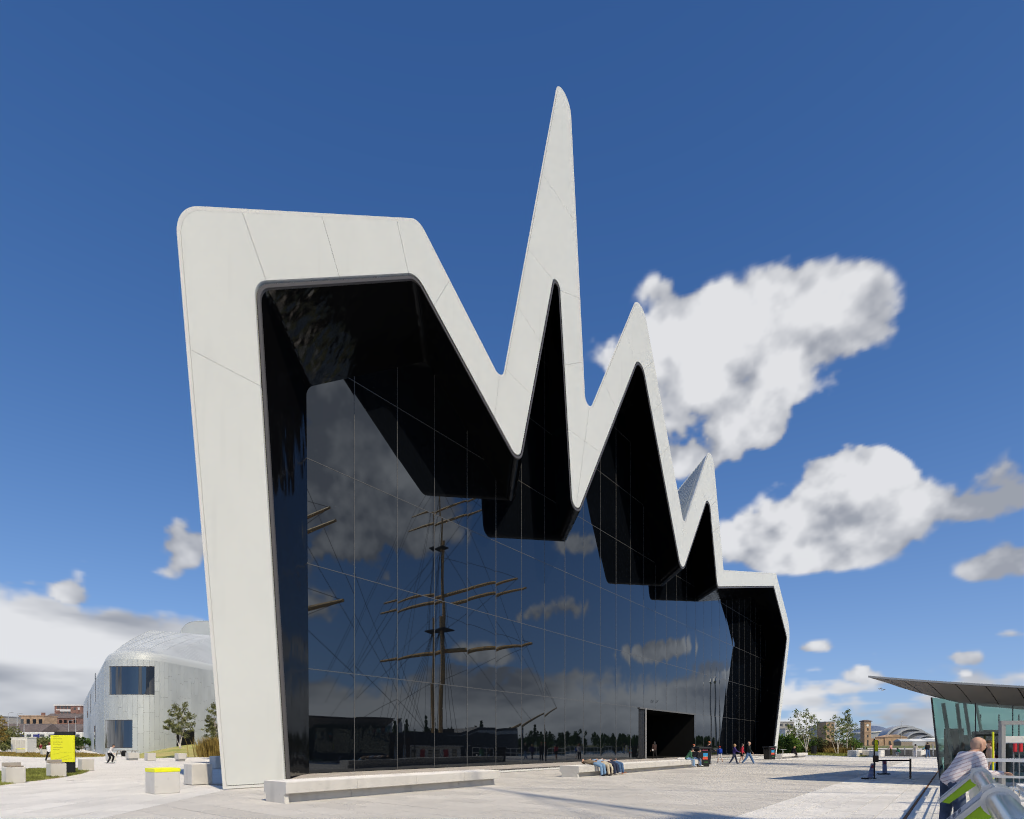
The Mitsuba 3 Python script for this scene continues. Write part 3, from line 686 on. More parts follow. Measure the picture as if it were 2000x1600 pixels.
cube(374.8, 1533.6, 'plain concrete cube between the yellow banded cube and the white front, half in shade', d=.95, n=.75, h=0.775, ur=415)
cube(421, 1501.5, 'concrete cube in shade just left of the white front, under the tall grass', d=.95, n=.9)
cube(348.5, 1487, 'small white cube on the plaza below the birch tree by the silver wall', d=1.0, n=.9, undercut=True, h=0.72, ur=364.5)
cube(288.5, 1486, 'white cube before the silver wall, right of the round black bag', d=1.0, n=.9, h=0.72, ur=304.5)
cube(251, 1485, 'white cube with a round black bag showing behind its top', d=1.3, n=.9, undercut=True, h=0.72, ur=272.5)
cube(211, 1485.5, 'white cube on the plaza right behind the skateboarder', d=1.0, n=.8, h=0.74, ur=227)
cube(160, 1506, 'concrete cube just right of the big yellow sign', d=.95, n=.8, h=0.68, ur=184)
cube(99, 1518, 'concrete cube bench on the grass in front of the big yellow sign', 'bench', d=1.0, n=.85, h=0.62, ur=130)
cube(11.5, 1531, 'concrete cube bench at the left edge of the grass patch, nearest the viewer there', 'bench', d=1.0, n=.85, h=0.63, ur=50.5)
cube(33.5, 1472.5, 'far white cube with a yellow top in front of the white cabin', 'yellow', d=1.5, n=1.2, undercut=True, h=0.86, ur=49.5)
cube(56.5, 1468, 'far white cube, left of a pair beyond the grass strip', d=1.5, n=1.2, h=0.8, ur=66.5)
cube(70.5, 1468, 'far white cube, right of a pair, in front of the person in a maroon top', d=1.5, n=1.2, h=0.8, ur=81)
cube(83, 1475.5, 'pale cube just left of the person in a white T-shirt', d=1.5, n=1.2, h=0.84, ur=98)
cube(1672, 1478, 'white cube by the water, first from the left of the row of four', d=1.0, n=.95, h=0.78, ur=1684)
cube(1687.5, 1476.5, 'white cube by the water, second from the left of the row of four', d=1.0, n=.95, h=0.76, ur=1699)
cube(1701.5, 1477.5, 'white cube by the water, third from the left of the row of four', d=1.0, n=.95, h=0.78, ur=1713)
cube(1715, 1479, 'white cube by the water, rightmost of the row of four', d=1.0, n=.95, h=0.78, ur=1728)
cube(1798.5, 1476.5, 'lone white cube by the water beside the person in a dark jacket', d=1.0, n=.95, h=0.72, ur=1808)


def bin_(u, v, label, ax, s=.86, h=1.36):
    p = gp(u, v); ax = unit(A(*ax, 0)); ay = np.cross(UP, ax); key = thing('litter_bin', label, 'litter bin', 'black litter bins with coloured stickers')
    c = p + ay*s/2
    def ring(k, z): return [c + ax*i*s*k/2 + ay*j*s*k/2 + UP*z for i, j in ((-1, -1), (1, -1), (1, 1), (-1, 1))]
    g = G(); g.hull(ring(.84, 0) + ring(.86, .03) + ring(1.0, h-.32)); part(key, 'body', g, 'black_paint')
    g = G(); g.hull(ring(.86, h-.3) + ring(.9, h-.12)); part(key, 'throat', g, 'black_matt')
    g = G(); g.hull(ring(1.1, h-.13) + ring(1.16, h-.1) + ring(1.12, h-.03) + ring(.9, h)); part(key, 'lid', g, 'black_paint')
    g = G()
    for i, j in ((-1, -1), (1, -1), (1, 1), (-1, 1)): g.bar(c + ax*i*s*.47 + ay*j*s*.47 + UP*(h-.33), c + ax*i*s*.5 + ay*j*s*.5 + UP*(h-.1), .07, .07)
    part(key, 'lid_posts', g, 'black_paint', kind='stuff')
    ny = -ay
    def face(x0, x1, z0, z1, m, name):
        q = G()
        o = lambda x, z: c + ax*x*s + ny*(s/2*(.86+.14*(z-.03)/(h-.35))+.006) + UP*z
        q.quad(o(x0, z0), o(x1, z0), o(x1, z1), o(x0, z1)); part(key, name, q, m)
    face(-.16, .26, .74, .94, 'sticker_blue', 'blue_sticker'); face(-.16, .26, .67, .725, 'sticker_grey', 'grey_sticker'); face(-.18, .27, .50, .655, 'sticker_red', 'red_sticker')
    for q in range(5): face(-.02+.07*q, .035+.07*q, .30, .34, 'sticker_green', 'green_mark')
    g = G(); g.box(c + ny*(s/2*.93) + ax*.02 + UP*(h-.24), ax*s*.5, ny*.02, UP*.07); part(key, 'opening_edge', g, 'sticker_pink')
mat('sticker_blue', (.03, .30, .62), .5); mat('sticker_grey', (.35, .38, .40), .5); mat('sticker_red', (.75, .10, .05), .5); mat('sticker_green', (.05, .25, .06), .5); mat('sticker_pink', (.25, .04, .08), .5)
bin_(1377, 1498, 'black litter bin with blue and red stickers at the end of the long bench', (.96, .28))
bin_(1509, 1483.5, 'black litter bin with stickers at the right end of the white front', (.96, .28))
p = gp(1589.5, 1474.5); g = G(); cyl(g, p, .36, 1.25, 14, .40); key = thing('litter_bin', 'slim dark grey litter bin standing between the two groups of birch trees', 'litter bin'); part(key, 'body', g, 'black_paint')
g = G(); cyl(g, p + A(0, 0, 1.25), .42, .12, 14, .36); part(key, 'lid', g, 'black_matt')

# the big yellow sign
sg = gp(137.5, 1511); ax = unit(A(.8, -.32, 0)); fy = unit(A(.37, -.93, 0)); ax = unit(A(1, -.05, 0)); fy = unit(A(-.05, -1, 0))
key = thing('information_sign', 'big yellow information sign on a black slab standing on the grass', 'sign')
g = G(); g.cbox(sg + UP*1.09 + ax*(-.22), ax*1.06, fy*.16, UP*2.18, .01); 
g = G(); g.cbox(sg + UP*1.30 - ax*.30, ax*1.06, fy*.14, UP*1.77, .01); part(key, 'upper_slab', g, 'black_paint')
g = G(); g.cbox(sg + UP*.30 + ax*.02, ax*.42, fy*.14, UP*.6, .01); part(key, 'foot_slab', g, 'black_paint')
g = G(); g.cbox(sg + UP*1.30 - ax*.30 + fy*.13, ax*1.26, fy*.10, UP*1.40, .008); part(key, 'yellow_panel', g, 'yellow_paint')
mat('sign_ink', (.55, .55, .02), .5)
trng = random.Random(8)
for li, (w_, z) in enumerate(((.30, 1.93), (.48, 1.82), (.52, 1.64), (.44, 1.53), (.52, 1.36), (.30, 1.25))):
    x = -.78
    while x < -.78 + w_:
        l = trng.uniform(.03, .06); g = G(); g.box(sg + ax*(x+l/2) + fy*.182 + UP*z, ax*(l*.8), fy*.004, UP*.045); part(key, 'lettering', g, 'sign_ink'); x += l
g = G()
for a, b in (((-.8, 1.0), (-.2, 1.12)), ((-.2, 1.12), (.2, 1.08)), ((-.5, .78), (.1, .95)), ((-.75, .85), (-.45, .72)), ((-.2, .72), (.25, .8))):
    g.bar(sg + ax*a[0] + fy*.182 + UP*a[1], sg + ax*b[0] + fy*.182 + UP*b[1], .012, .012)
part(key, 'map_lines', g, 'sign_ink', kind='stuff')
p = gp(9, 1466.5); key = thing('information_sign', 'small far yellow sign at the left edge beside the white cabin', 'sign')
g = G(); g.cbox(p + UP*1.55, ax*1.25, fy*.12, UP*1.5, .01); part(key, 'yellow_panel', g, 'yellow_paint'); g = G(); g.cbox(p + UP*.4, ax*.2, fy*.1, UP*.8, .01); part(key, 'post', g, 'black_paint')

# right: post sign, barrier with belt, two leaning boards
p1, p2 = gp(1707.5, 1523), gp(1778, 1522.5)
key = thing('post_sign', 'narrow yellow sign on a thin post with a small brown board at the queue barrier', 'sign')
g = G(); g.tube([p1, p1 + UP*1.76], .03, 8); part(key, 'pole', g, 'black_paint'); g = G(); cyl(g, p1, .2, .03, 18); part(key, 'base', g, 'steel_satin')
g = G(); g.cbox(p1 + UP*1.46 + A(.06, -.05, 0), A(.125, 0, 0), A(0, .03, 0), UP*.5, .005); part(key, 'yellow_board', g, 'yellow_paint')
mat('brown_board', (.075, .05, .035), .5); g = G(); g.cbox(p1 + UP*.90 + A(.03, -.06, 0), A(.24, .0, 0), A(0, .03, 0), UP*.28, .005); part(key, 'brown_board', g, 'brown_board')
key = thing('queue_barrier', 'queue post with a black belt stretched across to the yellow post sign', 'barrier')
g = G(); g.tube([p2 + UP*.02, p2 + UP*.9], .04, 10); part(key, 'post', g, 'brown_board'); g = G(); cyl(g, p2, .2, .03, 18); part(key, 'base', g, 'steel_satin')
g = G(); g.bar(p1 + UP*.82, p2 + UP*.82, .012, .05); part(key, 'belt', g, 'black_paint')
def fn_print(p, n, uv):
    q = cell_rand(p.x*9, p.y*9, p.z*9); return mix((.20, .24, .42), (.45, .42, .50), q)
mat('board_print', mikit.proc(fn_print), .5)
for (u, v, x0, lab) in ((1697, 1522, .12, 'leaning picture board on a black foot, the nearer one beside the yellow post sign'), (1726, 1513, .03, 'leaning picture board on a black foot, behind the queue belt')):
    p = gp(u, v); key = thing('picture_board', lab, 'display board', 'leaning picture boards at the queue')
    g = G(); g.cbox(p + UP*.03, A(.52, .05, 0), A(-.02, .3, 0), UP*.06, .01); part(key, 'foot', g, 'black_paint')
    up_ = unit(A(.42 if x0 > .1 else .22, .35, .8)); g = G(); g.cbox(p + A(.05, 0, .06) + up_*.38, A(.24, .03, 0), np.cross(up_, A(1, .1, 0))*.03, up_*.74, .005); part(key, 'board', g, 'board_print')
    g = G(); g.cbox(p + A(.05, 0, .06) + up_*.58 + np.cross(A(1, .1, 0), up_)*.02, A(.16, .02, 0), np.cross(up_, A(1, .1, 0))*.006, up_*.16, .002); part(key, 'picture', g, fabric(.35, .08, .10))

# ---- people: four lying on the second bench, heads towards the glass
s2, t2 = st(c2); BH = .52
def lying(label, ds, H, **kw):
    q = W(s2+ds, t2+.06, 0)
    return person(label, q, yaw_to(-N), H=H, hip=BH+.115, lean=-84, nod=-70, thigh=((76, 4), (70, 4)), knee=(66, 60), arm=((2, 14), (-4, 16)), elbow=(26, 22), inward=(38, 30), res=.035, **kw)
J_L, J_D, J_M = (.20, .33, .50), (.035, .045, .085), (.075, .14, .27)
lying('person in a mottled brown top lying on the bench, leftmost of four', 1.55, 1.72, top=(.22, .17, .12), bottom=J_L, hair_mat='hair_brown', shoe=(.03, .03, .03))
lying('person in a light blue top and beige trousers lying on the bench', 2.2, 1.74, top=(.30, .40, .55), bottom=(.55, .48, .36), hair_mat='hair_brown', shoe=(.06, .05, .05))
lying('person in navy jeans lying on the bench, third from the left', 2.85, 1.72, top=(.55, .55, .55), bottom=J_D, hair_mat='hair_dark', shoe=(.65, .60, .52))
lying('person in blue jeans lying on the bench, rightmost of four', 3.4, 1.7, top=(.04, .045, .06), bottom=J_M, hair_mat='hair_dark', shoe=(.45, .22, .14))
q = W(s2+2.2, t2-.25, 0); solo('backpack', smoothed([hullof([(q + A(a*.12, b*.09, z), .07) for a in (-1, 1) for b in (-1, 1) for z in (.08, .36)])], .05, 2), fabric(.02, .015, .02), 'black bag on the ground between the legs of the people lying on the bench', 'bag', smooth=True)
def sitting(label, q, yaw, seat, H=1.7, **kw):
    k = dict(hip=seat+.10, lean=24, nod=25, thigh=((84, 5), (80, 6)), knee=(82, 76), arm=((35, 6), (30, 8)), elbow=(60, 55), inward=(25, 25), res=.035); k.update(kw)
    return person(label, q, yaw, H=H, **k)
qs = W(s2+15.1, t2+.28, 0)
sitting('person in a green top sitting bent over on the long bench', W(s2+13.7, t2+.28, 0), yaw_to(-N*.7+D*.5), .52, top=(.06, .16, .09), bottom=(.24, .38, .58), hair_mat='hair_dark', shoe=(.75, .74, .72), hooded=True, lean=32)
sitting('person in black with blue jeans sitting on the long bench, half hidden by the bin', W(s2+14.9, t2+.3, 0), yaw_to(-N*.7+D*.5), .52, top=(.02, .02, .025), bottom=(.10, .17, .32), hair_mat='hair_dark', shoe=(.7, .7, .7), lean=40)
q = W(s2+12.9, t2+.35, .52); solo('bag', smoothed([hullof([(q + A(a, 0, .07), .07) for a in (-.18, .18)])], .05, 2), fabric(.75, .72, .70), 'small white bag lying on the long bench left of the person in green', 'bag', smooth=True)
# standing and walking
def stood(u, v, label, yaw, H=1.72, **kw): return person(label, gp(u, v), yaw, H=H, **kw)
stood(1354, 1490, 'person in a white shirt standing behind the bin, one hand raised to the mouth', -70, 1.6, top=(.72, .70, .70), bottom=(.03, .03, .04), hair='short', cap=(.62, .14, .08), arm=((40, 6), (35, 8)), elbow=(110, 60), nod=8, build=1.1)
stood(1384, 1493, 'person in a black top and an orange cap standing behind the bin', -60, 1.82, top=(.012, .012, .014), bottom=(.02, .02, .03), cap=(.75, .20, .08), arm=((25, 8), (20, 8)), elbow=(60, 60), build=1.15, nod=12)
stood(1406, 1489.5, 'child in white shorts and red cap with a blue backpack, from behind', 5, 1.42, top=(.02, .05, .22), bottom=(.66, .64, .62), leg=.55, cap=(.72, .03, .02), bag='backpack', thigh=((8, 8), (-10, 8)), knee=(4, 12), shoe=(.03, .03, .03))
stood(1434, 1493.5, 'woman in a purple jacket and dark jeans walking to the right', -105, 1.62, top=(.06, .04, .17), bottom=J_D, hair='bob', hair_mat='hair_fair', thigh=((20, 3), (-18, 3)), knee=(6, 14), arm=((-12, 8), (28, 8)), elbow=(20, 45), shoe=(.55, .55, .55))
stood(1449, 1491, 'woman in a red top and short black skirt walking', -100, 1.66, top=(.66, .05, .08), skirt=(.012, .012, .014), hair='long', hair_mat='hair_dark', thigh=((14, 3), (-10, 3)), knee=(5, 12), arm=((15, 6), (-8, 8)), elbow=(30, 15), shoe=(.5, .42, .35))
stood(1462, 1494, 'man in an open dark jacket and blue jeans striding to the right', -115, 1.80, top=(.018, .024, .024), bottom=(.09, .17, .33), hair='bald', hair_mat='hair_grey', thigh=((26, 4), (-20, 4)), knee=(4, 16), arm=((-14, 8), (20, 8)), elbow=(16, 24), shoe=(.66, .66, .66), build=1.08)
qd = W(pole+.75, TG-.8, .19); person('woman in dark brown with a small white bag standing in the museum entrance', qd, yaw_to(N*.8+D*.4), H=1.66, top=(.06, .035, .03), bottom=(.02, .018, .018), hair='long', hair_mat='hair_dark', arm=((10, 10), (6, 8)), elbow=(30, 20), thigh=((6, 4), (-8, 4)), knee=(3, 8), shoe=(.35, .28, .22))
q = qd + A(-.22, -.14, .78); solo('handbag', smoothed([hullof([(q + A(0, 0, z), .07) for z in (0, .08)])], .05, 2), fabric(.75, .72, .68), 'small white handbag at the hip of the woman in the museum entrance', 'bag', smooth=True)
# far right by the water
s3, t3 = st(c3)
sitting('person in black with reddish hair sitting bent forward on the bench by the birch trees', W(s3+5.6, t3+.2, 0), yaw_to(-N*.6+D*.7), .5, H=1.8, top=(.012, .012, .015), bottom=(.02, .018, .02), hair_mat='hair_fair', shoe=(.03, .03, .03), lean=20)
stood(1740.5, 1475, 'person in a pink top and olive trousers standing by the water', 20, 1.72, top=(.70, .36, .32), bottom=(.10, .10, .05), hair_mat='hair_brown', arm=((0, 22), (25, 10)), elbow=(60, 70))
q = gp(1757, 1475.5); sitting('person in a green top and white trousers with long dark hair crouching by the water', q, 25, .32, H=1.7, top=(.02, .12, .07), bottom=(.72, .72, .72), hair='long', hair_mat='hair_dark', knee=(100, 96), shoe=(.5, .35, .3))
stood(1787.5, 1479.5, 'person in white clothes standing on the plaza near the water', -60, 1.66, top=(.66, .60, .50), bottom=(.74, .72, .74), hair='bob', hair_mat='hair_dark', arm=((25, 8), (35, 8)), elbow=(50, 55), nod=20, shoe=(.6, .55, .5))
stood(1803, 1474, 'person in a turquoise top bending forward by the water next to the dark jacket', -120, 1.72, top=(.20, .46, .52), bottom=(.03, .03, .03), hair_mat='hair_fair', lean=48, hip=.88, thigh=((0, 4), (-4, 4)), arm=((70, 8), (60, 8)), elbow=(20, 20))
stood(1812, 1479.5, 'person in dark jacket and jeans standing by the glass pavilion, from behind', 10, 1.86, top=(.014, .014, .017), bottom=(.10, .17, .32), hair_mat='hair_dark', thigh=((3, 6), (-4, 6)), build=1.1)
# left side
stood(213, 1491, 'skateboarder in a white top and black trousers riding across the plaza', -80, 1.72, hip=.84, lean=30, nod=12, top=(.70, .68, .68), bottom=(.012, .012, .015), thigh=((42, 5), (20, 5)), knee=(58, 46), arm=((-18, 18), (35, 14)), elbow=(25, 50), shoe=(.5, .5, .5), hair_mat='hair_dark', sleeve=1.0)
q = gp(213.5, 1491.5) + UP*.0; key = thing('skateboard', 'skateboard under the feet of the rider in white', 'skateboard')
g = G(); g.cbox(q + UP*.055, A(.8, 0, 0), A(0, .22, 0), UP*.02, .008); part(key, 'deck', g, 'black_paint')
for a in (-.28, .28):
    for b in (-.08, .08): g = G(); g.tube([q + A(a, b-.02, .026), q + A(a, b+.02, .026)], .026, 10); part(key, 'wheel', g, 'white_paint')
scene_shift = -.0
stood(96.5, 1487, 'person in a white T-shirt, black trousers and a maroon cap beside the big yellow sign', 15, 1.75, top=(.76, .75, .75), bottom=(.012, .012, .013), sleeve=.55, cap=(.20, .02, .03), thigh=((-12, 6), (10, 6)), knee=(12, 4), arm=((25, 6), (30, 6)), elbow=(50, 60), shoe=(.05, .05, .05))
stood(80, 1472, 'far person in a maroon top and pale trousers standing beyond the white cubes', 170, 1.75, top=(.20, .02, .04), bottom=(.55, .55, .57), hair_mat='hair_fair', build=1.1, sleeve=.5)
q = gp(249.5, 1484) + N*1.1; solo('bag', smoothed([hullof([(q + A(a*.05, 0, z), .19) for a in (-1, 1) for z in (.5, .74)])], .1, 2), fabric(.012, .012, .014), 'round black bag behind the top of a white cube', 'bag', smooth=True)

# ------------------------------------------------------------------ the silver wing of the museum on the left
def resample(pts, step):
    p = np.asarray(pts, float); l = np.r_[0, np.cumsum(np.linalg.norm(np.diff(p, axis=0), axis=1))]
    n = max(2, int(round(l[-1]/step))+1); q = np.linspace(0, l[-1], n)
    return np.stack([np.interp(q, l, p[:, i]) for i in range(p.shape[1])], 1)
def arc3(a, b, c, n=14):                  # a quadratic curve
    t = np.linspace(0, 1, n)[:, None]; return (1-t)**2*A(*a) + 2*t*(1-t)*A(*b) + t*t*A(*c)
wing = thing('museum_wing', 'silver zinc clad wing with rounded corner and curved windows', 'building')
LW = resample([(-135.5, 175), (-64.9, 88.2)], 2.4)                   # its left flank
CV = np.vstack([arc3((-64.4, 87.6), (-61.8, 84.3), (-58.5, 84.6), 8), arc3((-58.5, 84.6), (-55.4, 84.9), (-54.7, 89.0), 12)[1:]])
RW = resample([(-54.55, 90), (-52.2, 104), (-47, 135)], .8)
PL = np.vstack([resample(CV, .72), RW])
def norms(P):
    t = np.gradient(P, axis=0); t /= np.linalg.norm(t, axis=1, keepdims=True); return np.stack([t[:, 1], -t[:, 0]], 1)
NL = norms(PL); NLW = norms(LW)
EAVE = 14.6
def wing_rows(P, Nn, prof): return [[A(*(p + n*o), z) for p, n in zip(P, Nn)] for o, z in prof]
edge = [(0.0, EAVE), (-.10, EAVE+.55), (-.30, EAVE+.95), (-.55, EAVE+1.2), (-.85, EAVE+1.38)]
allP, allN = np.vstack([LW, PL]), norms(np.vstack([LW, PL]))
base = [[A(*(p - n*.06), z) for p, n in zip(allP, allN)] for z in (-.02, EAVE)]
g = G(); g.strip(base); part(wing, 'wall_core', g, 'joint_dark')
g = G(); g.strip(wing_rows(allP, allN, edge)); part(wing, 'eave', g, 'zinc_eave', smooth=60)
nl = len(LW)
ridge = []
for i, p in enumerate(allP):
    if i < nl: f = i/(nl-1); ridge.append(A(-66, 101, 22.4)*f + A(-128, 186, 22.0)*(1-f))
    else:
        f = (i-nl)/(len(allP)-nl-1); ridge.append(A(-66, 101, 22.4)*(1-f)**1.5 + A(-57.5, 146, 28.6)*(1-(1-f)**1.5))
ridge = np.array(ridge)
eave_in = np.array(wing_rows(allP, allN, edge)[-1])
zr = random.Random(4)
for i in range(len(allP)-1):              # roof panels between standing seams
    if i < nl-6 and i % 3: continue
    j = min(i+3, nl-1) if i < nl-6 else i+1
    a0, a1, b0, b1 = eave_in[i], eave_in[j], ridge[i], ridge[j]
    bulge = lambda a, b: (a+b)/2 + UP*.35
    g = G(); g.strip([[a0, a1], [a0*.75+b0*.25+UP*.32, a1*.75+b1*.25+UP*.32], [bulge(a0, b0), bulge(a1, b1)], [a0*.25+b0*.75+UP*.22, a1*.25+b1*.75+UP*.22], [b0, b1]])
    part(wing, 'roof_panel', g, 'zinc_roof', smooth=40)
    g = G(); pts = [a0, a0*.75+b0*.25+UP*.35, bulge(a0, b0)+UP*.03, a0*.25+b0*.75+UP*.25, b0+UP*.03]
    g.tube(pts, .03, 4)
    if i > nl+18 or i % 4 == 0: part(wing, 'roof_seam', g, 'zinc_1')
g = G(); g.strip([[q for q in ridge[nl:]], [q + A(-3, 14, -.2) for q in ridge[nl:]]]); part(wing, 'roof_top', g, 'zinc_roof')
# the higher roof wave behind
prof = [at(348, 1245, 128), at(355, 1229, 128), at(362, 1220.5, 128), at(371, 1215.5, 128), at(384, 1213.5, 128), at(440, 1212.5, 128)]
for i in range(26):
    o = E_*i*1.6; q = E_*(i*1.6+1.52)
    g = G(); g.strip([[p + o for p in prof], [p + q for p in prof]]); part(wing, 'wave_panel', g, zr.choice(['zinc_1', 'zinc_2']), smooth=50)
    if i < 12: g = G(); g.tube([p + o for p in prof], .07, 4); part(wing, 'roof_seam', g, 'zinc_2')
g = G(); capp = [A(*q) for q in prof]; g.strip([[q - E_*.02 for q in capp], [A(q[0], q[1], 18.0) - E_*.02 for q in capp]]); part(wing, 'wave_end', g, 'zinc_2')
# wall panels in staggered courses, windows left open
def zat(v, P): return EYE + (HZ-v)/F_PX*P[1]
def umid(a, b): m = (a+b)/2; return 1000 + F_PX*m[0]/m[1], m
WIN = [(212, 298, 1302, 1357), (197.5, 254.5, 1407, 1461), (345.5, 377, 1427, 1475)]
def wall_panels(P, Nn, rowsh, first):
    flank = G()
    for i in range(len(P)-1):
        a, b = P[i], P[i+1]; u, m = umid(a, b); na = Nn[i]; nb = Nn[i+1]
        holes = [(zat(w[3], m), zat(w[2], m)) for w in WIN if w[0] < u < w[1]] if first else []
        z = 0.0; k = 0; br = sorted([zr.uniform(2.2, 4.2)] + [zr.uniform(5.2, 7.4)] + [zr.uniform(8.5, 10.2)] + [zr.uniform(11.2, 13.2)] + [EAVE+.02])
        segs = []; z0 = 0.0
        for z1 in br: segs.append((z0, z1)); z0 = z1
        for h0, h1 in holes:
            new = []
            for q0, q1 in segs:
                if q1 <= h0 or q0 >= h1: new.append((q0, q1)); continue
                if q0 < h0: new.append((q0, h0))
                if q1 > h1: new.append((h1, q1))
            segs = new
        d = unit(b-a)*.012
        for q0, q1 in segs:
            if q1-q0 < .05: continue
            lift = zr.uniform(.0, .022) if first else 0.0; rows = []
            A0, B0 = A(*(a+d), 0), A(*(b-d), 0); n0 = A(*na, 0); n1 = A(*nb, 0)
            g = G(); v = [A0 - n0*.05 + UP*(q0+.012), B0 - n1*.05 + UP*(q0+.012), B0 + n1*lift + UP*(q0+.012), A0 + n0*lift + UP*(q0+.012), A0 - n0*.05 + UP*(q1-.012), B0 - n1*.05 + UP*(q1-.012), B0 + n1*lift + UP*(q1-.012), A0 + n0*lift + UP*(q1-.012)]
            g.add(v, [[3, 2, 6, 7], [0, 3, 7, 4], [2, 1, 5, 6], [4, 7, 6, 5], [0, 1, 2, 3]])
            if not first: flank.add(*g.mesh()); continue
            part(wing, 'wall_panel', g, zr.choice(['zinc_0', 'zinc_1', 'zinc_1', 'zinc_2']))
        for wi, (h0, h1) in enumerate(holes):
            pa, pb = A(*(a - na*.035), 0), A(*(b - nb*.035), 0)
            dark = first and u > 345
            if dark: g = G(); g.quad(pa + UP*h0, pb + UP*h0, pb + UP*h1, pa + UP*h1); part(wing, 'window_pane', g, 'black_matt')
            else:
                n0, n1 = (unit(A(*q, .07) + A(zr.uniform(-.05, .05), 0, zr.uniform(-.03, .03))) for q in (na, nb))
                path_ = meshkit.write_ply((np.array([pa + UP*h0, pb + UP*h0, pb + UP*h1, pa + UP*h1]), np.array([[0, 1, 2], [0, 2, 3]])), normals=np.array([n0, n1, n1, n0]))
                scene[numbered(wing + '__window_pane')] = {'type': 'ply', 'filename': path_, 'face_normals': False, 'bsdf': {'type': 'ref', 'id': 'window_glass'}}
            for zz, hh in ((h0, .1), (h1, .1)):
                g = G(); g.strip([[A(*(a - na*.045), zz-.02), A(*(b - nb*.045), zz-.02)], [A(*(a + na*.03), zz-.02), A(*(b + nb*.03), zz-.02)], [A(*(a + na*.03), zz+.05), A(*(b + nb*.03), zz+.05)], [A(*(a - na*.045), zz+.05), A(*(b - nb*.045), zz+.05)]]); part(wing, 'window_edge', g, 'trim_grey')
    if flank.n: part(wing, 'flank_panels', flank, 'zinc_1', kind='stuff')
wall_panels(PL[:64], NL, None, True)
wall_panels(LW, NLW, None, False)
for u0, v0, v1, w in ((186.3, 1316, 1371, .9), (176.5, 1357, 1394, 1.0), (171.5, 1369, 1402, 1.0), (185.6, 1418, 1466, 1.2)):
    X = np.interp(u0, [1000+F_PX*p[0]/p[1] for p in LW], np.arange(nl)); i = int(X); f = X-i; p = LW[i]*(1-f) + LW[i+1]*f; t = unit(LW[1]-LW[0]); n2 = NLW[0]
    z0, z1 = zat(v1, p), zat(v0, p); g = G(); g.box(A(*(p + n2*.03), (z0+z1)/2), A(*(t*w*3), 0), A(*(n2*.1), 0), UP*(z1-z0)); part(wing, 'slit_window', g, 'window_glass')

# ------------------------------------------------------------------ plants
def leaf_cloud(g, centres, radii, n, size, rs, flat=1.0):
    c = np.asarray(centres); k = rs.integers(0, len(c), n)
    q = rs.normal(size=(n, 3)); q /= np.linalg.norm(q, axis=1, keepdims=True); q *= (rs.uniform(0, 1, (n, 1))**.45)
    p = c[k] + q*np.asarray(radii)[k][:, None]*A(1, 1, flat)
    a = rs.normal(size=(n, 3)); a /= np.linalg.norm(a, axis=1, keepdims=True); b = rs.normal(size=(n, 3)); b -= a*(a*b).sum(1, keepdims=True); b /= np.linalg.norm(b, axis=1, keepdims=True)
    s = size*rs.uniform(.6, 1.3, (n, 1))
    V = np.stack([p - a*s, p + b*s*.55, p + a*s, p - b*s*.55], 1).reshape(-1, 3)
    i = np.arange(n)*4
    g.add(V, np.stack([i, i+1, i+2, i+3], 1)); return g


def birch(pos, stems, label, seed, leafm='leaf_birch', n=1500, size=.13, group=None, name='birch_tree', barkm='birch_bark', r0=.09, cat='tree', rad_=(.45, .8)):
    """a tree of one or more leaning stems, each given as (top offset x, y, height, crown start, crown half width)"""
    rs = np.random.default_rng(seed); key = thing(name, label, cat, group); pos = np.asarray(pos, float)
    for (dx, dy, h, c0, cw) in stems:
        top = pos + A(dx, dy, h); b0 = pos + A(rs.normal()*.12, rs.normal()*.12, -.02); mid = b0*.5 + top*.5 + A(rs.normal()*.12, rs.normal()*.1, 0) + A(-dx, -dy, 0)*.12
        t = np.linspace(0, 1, 9)[:, None]; P = (1-t)**2*b0 + 2*t*(1-t)*mid + t*t*top
        g = G(); g.tube(P, np.linspace(r0, .015, 9)*h/6, 7)
        cs, rr = [], []
        nb = 16
        for i in range(nb):
            f = c0 + (1-c0)*(i+.5)/nb; o = (1-f)**2*b0 + 2*f*(1-f)*mid + f*f*top
            w = cw*math.sin(math.pi*min(1, .22+.8*(f-c0)/(1-c0)))**.8*rs.uniform(.55, 1.1); an = i*2.4 + rs.uniform(-.5, .5)
            e = o + A(math.cos(an)*w, math.sin(an)*w, w*.35*rs.uniform(.2, 1.4)); g.tube([o, (o+e)/2 + UP*.06, e], [.022*h/6, .014*h/6, .006], 4, caps=False)
            cs += [e, o*.35+e*.65]; rr += [rs.uniform(*rad_)*cw*.5, rs.uniform(*rad_)*cw*.42]
        cs.append(top); rr.append(.3*cw)
        part(key, 'stem', g, barkm)
        q = G(); leaf_cloud(q, cs, rr, int(n/len(stems)), size, rs, .85); part(key, 'crown', q, leafm)
    return key


def shrub(pos, w, h, label, seed, m='leaf_dark', n=900, size=.16, group=None, depth=None, name='shrub'):
    rs = np.random.default_rng(seed); key = thing(name, label, 'shrub', group); depth = depth or w*.8
    cs, rr = [], []
    for i in range(14):
        f = rs.uniform(.12, 1); x = rs.uniform(-.5, .5)*w*(1-.35*f); y = rs.uniform(-.5, .5)*depth
        cs.append(np.asarray(pos) + A(x, y, f*h*.82)); rr.append(rs.uniform(.14, .26)*min(w, h*1.4))
    g = G(); leaf_cloud(g, cs, rr, n, size, rs); part(key, 'foliage', g, m)
    g = G()
    for i in range(5): g.tube([pos, np.asarray(pos)*.4 + cs[i]*.6, cs[i]], [.05, .035, .012], 5, caps=False)
    part(key, 'branches', g, 'bark'); return key


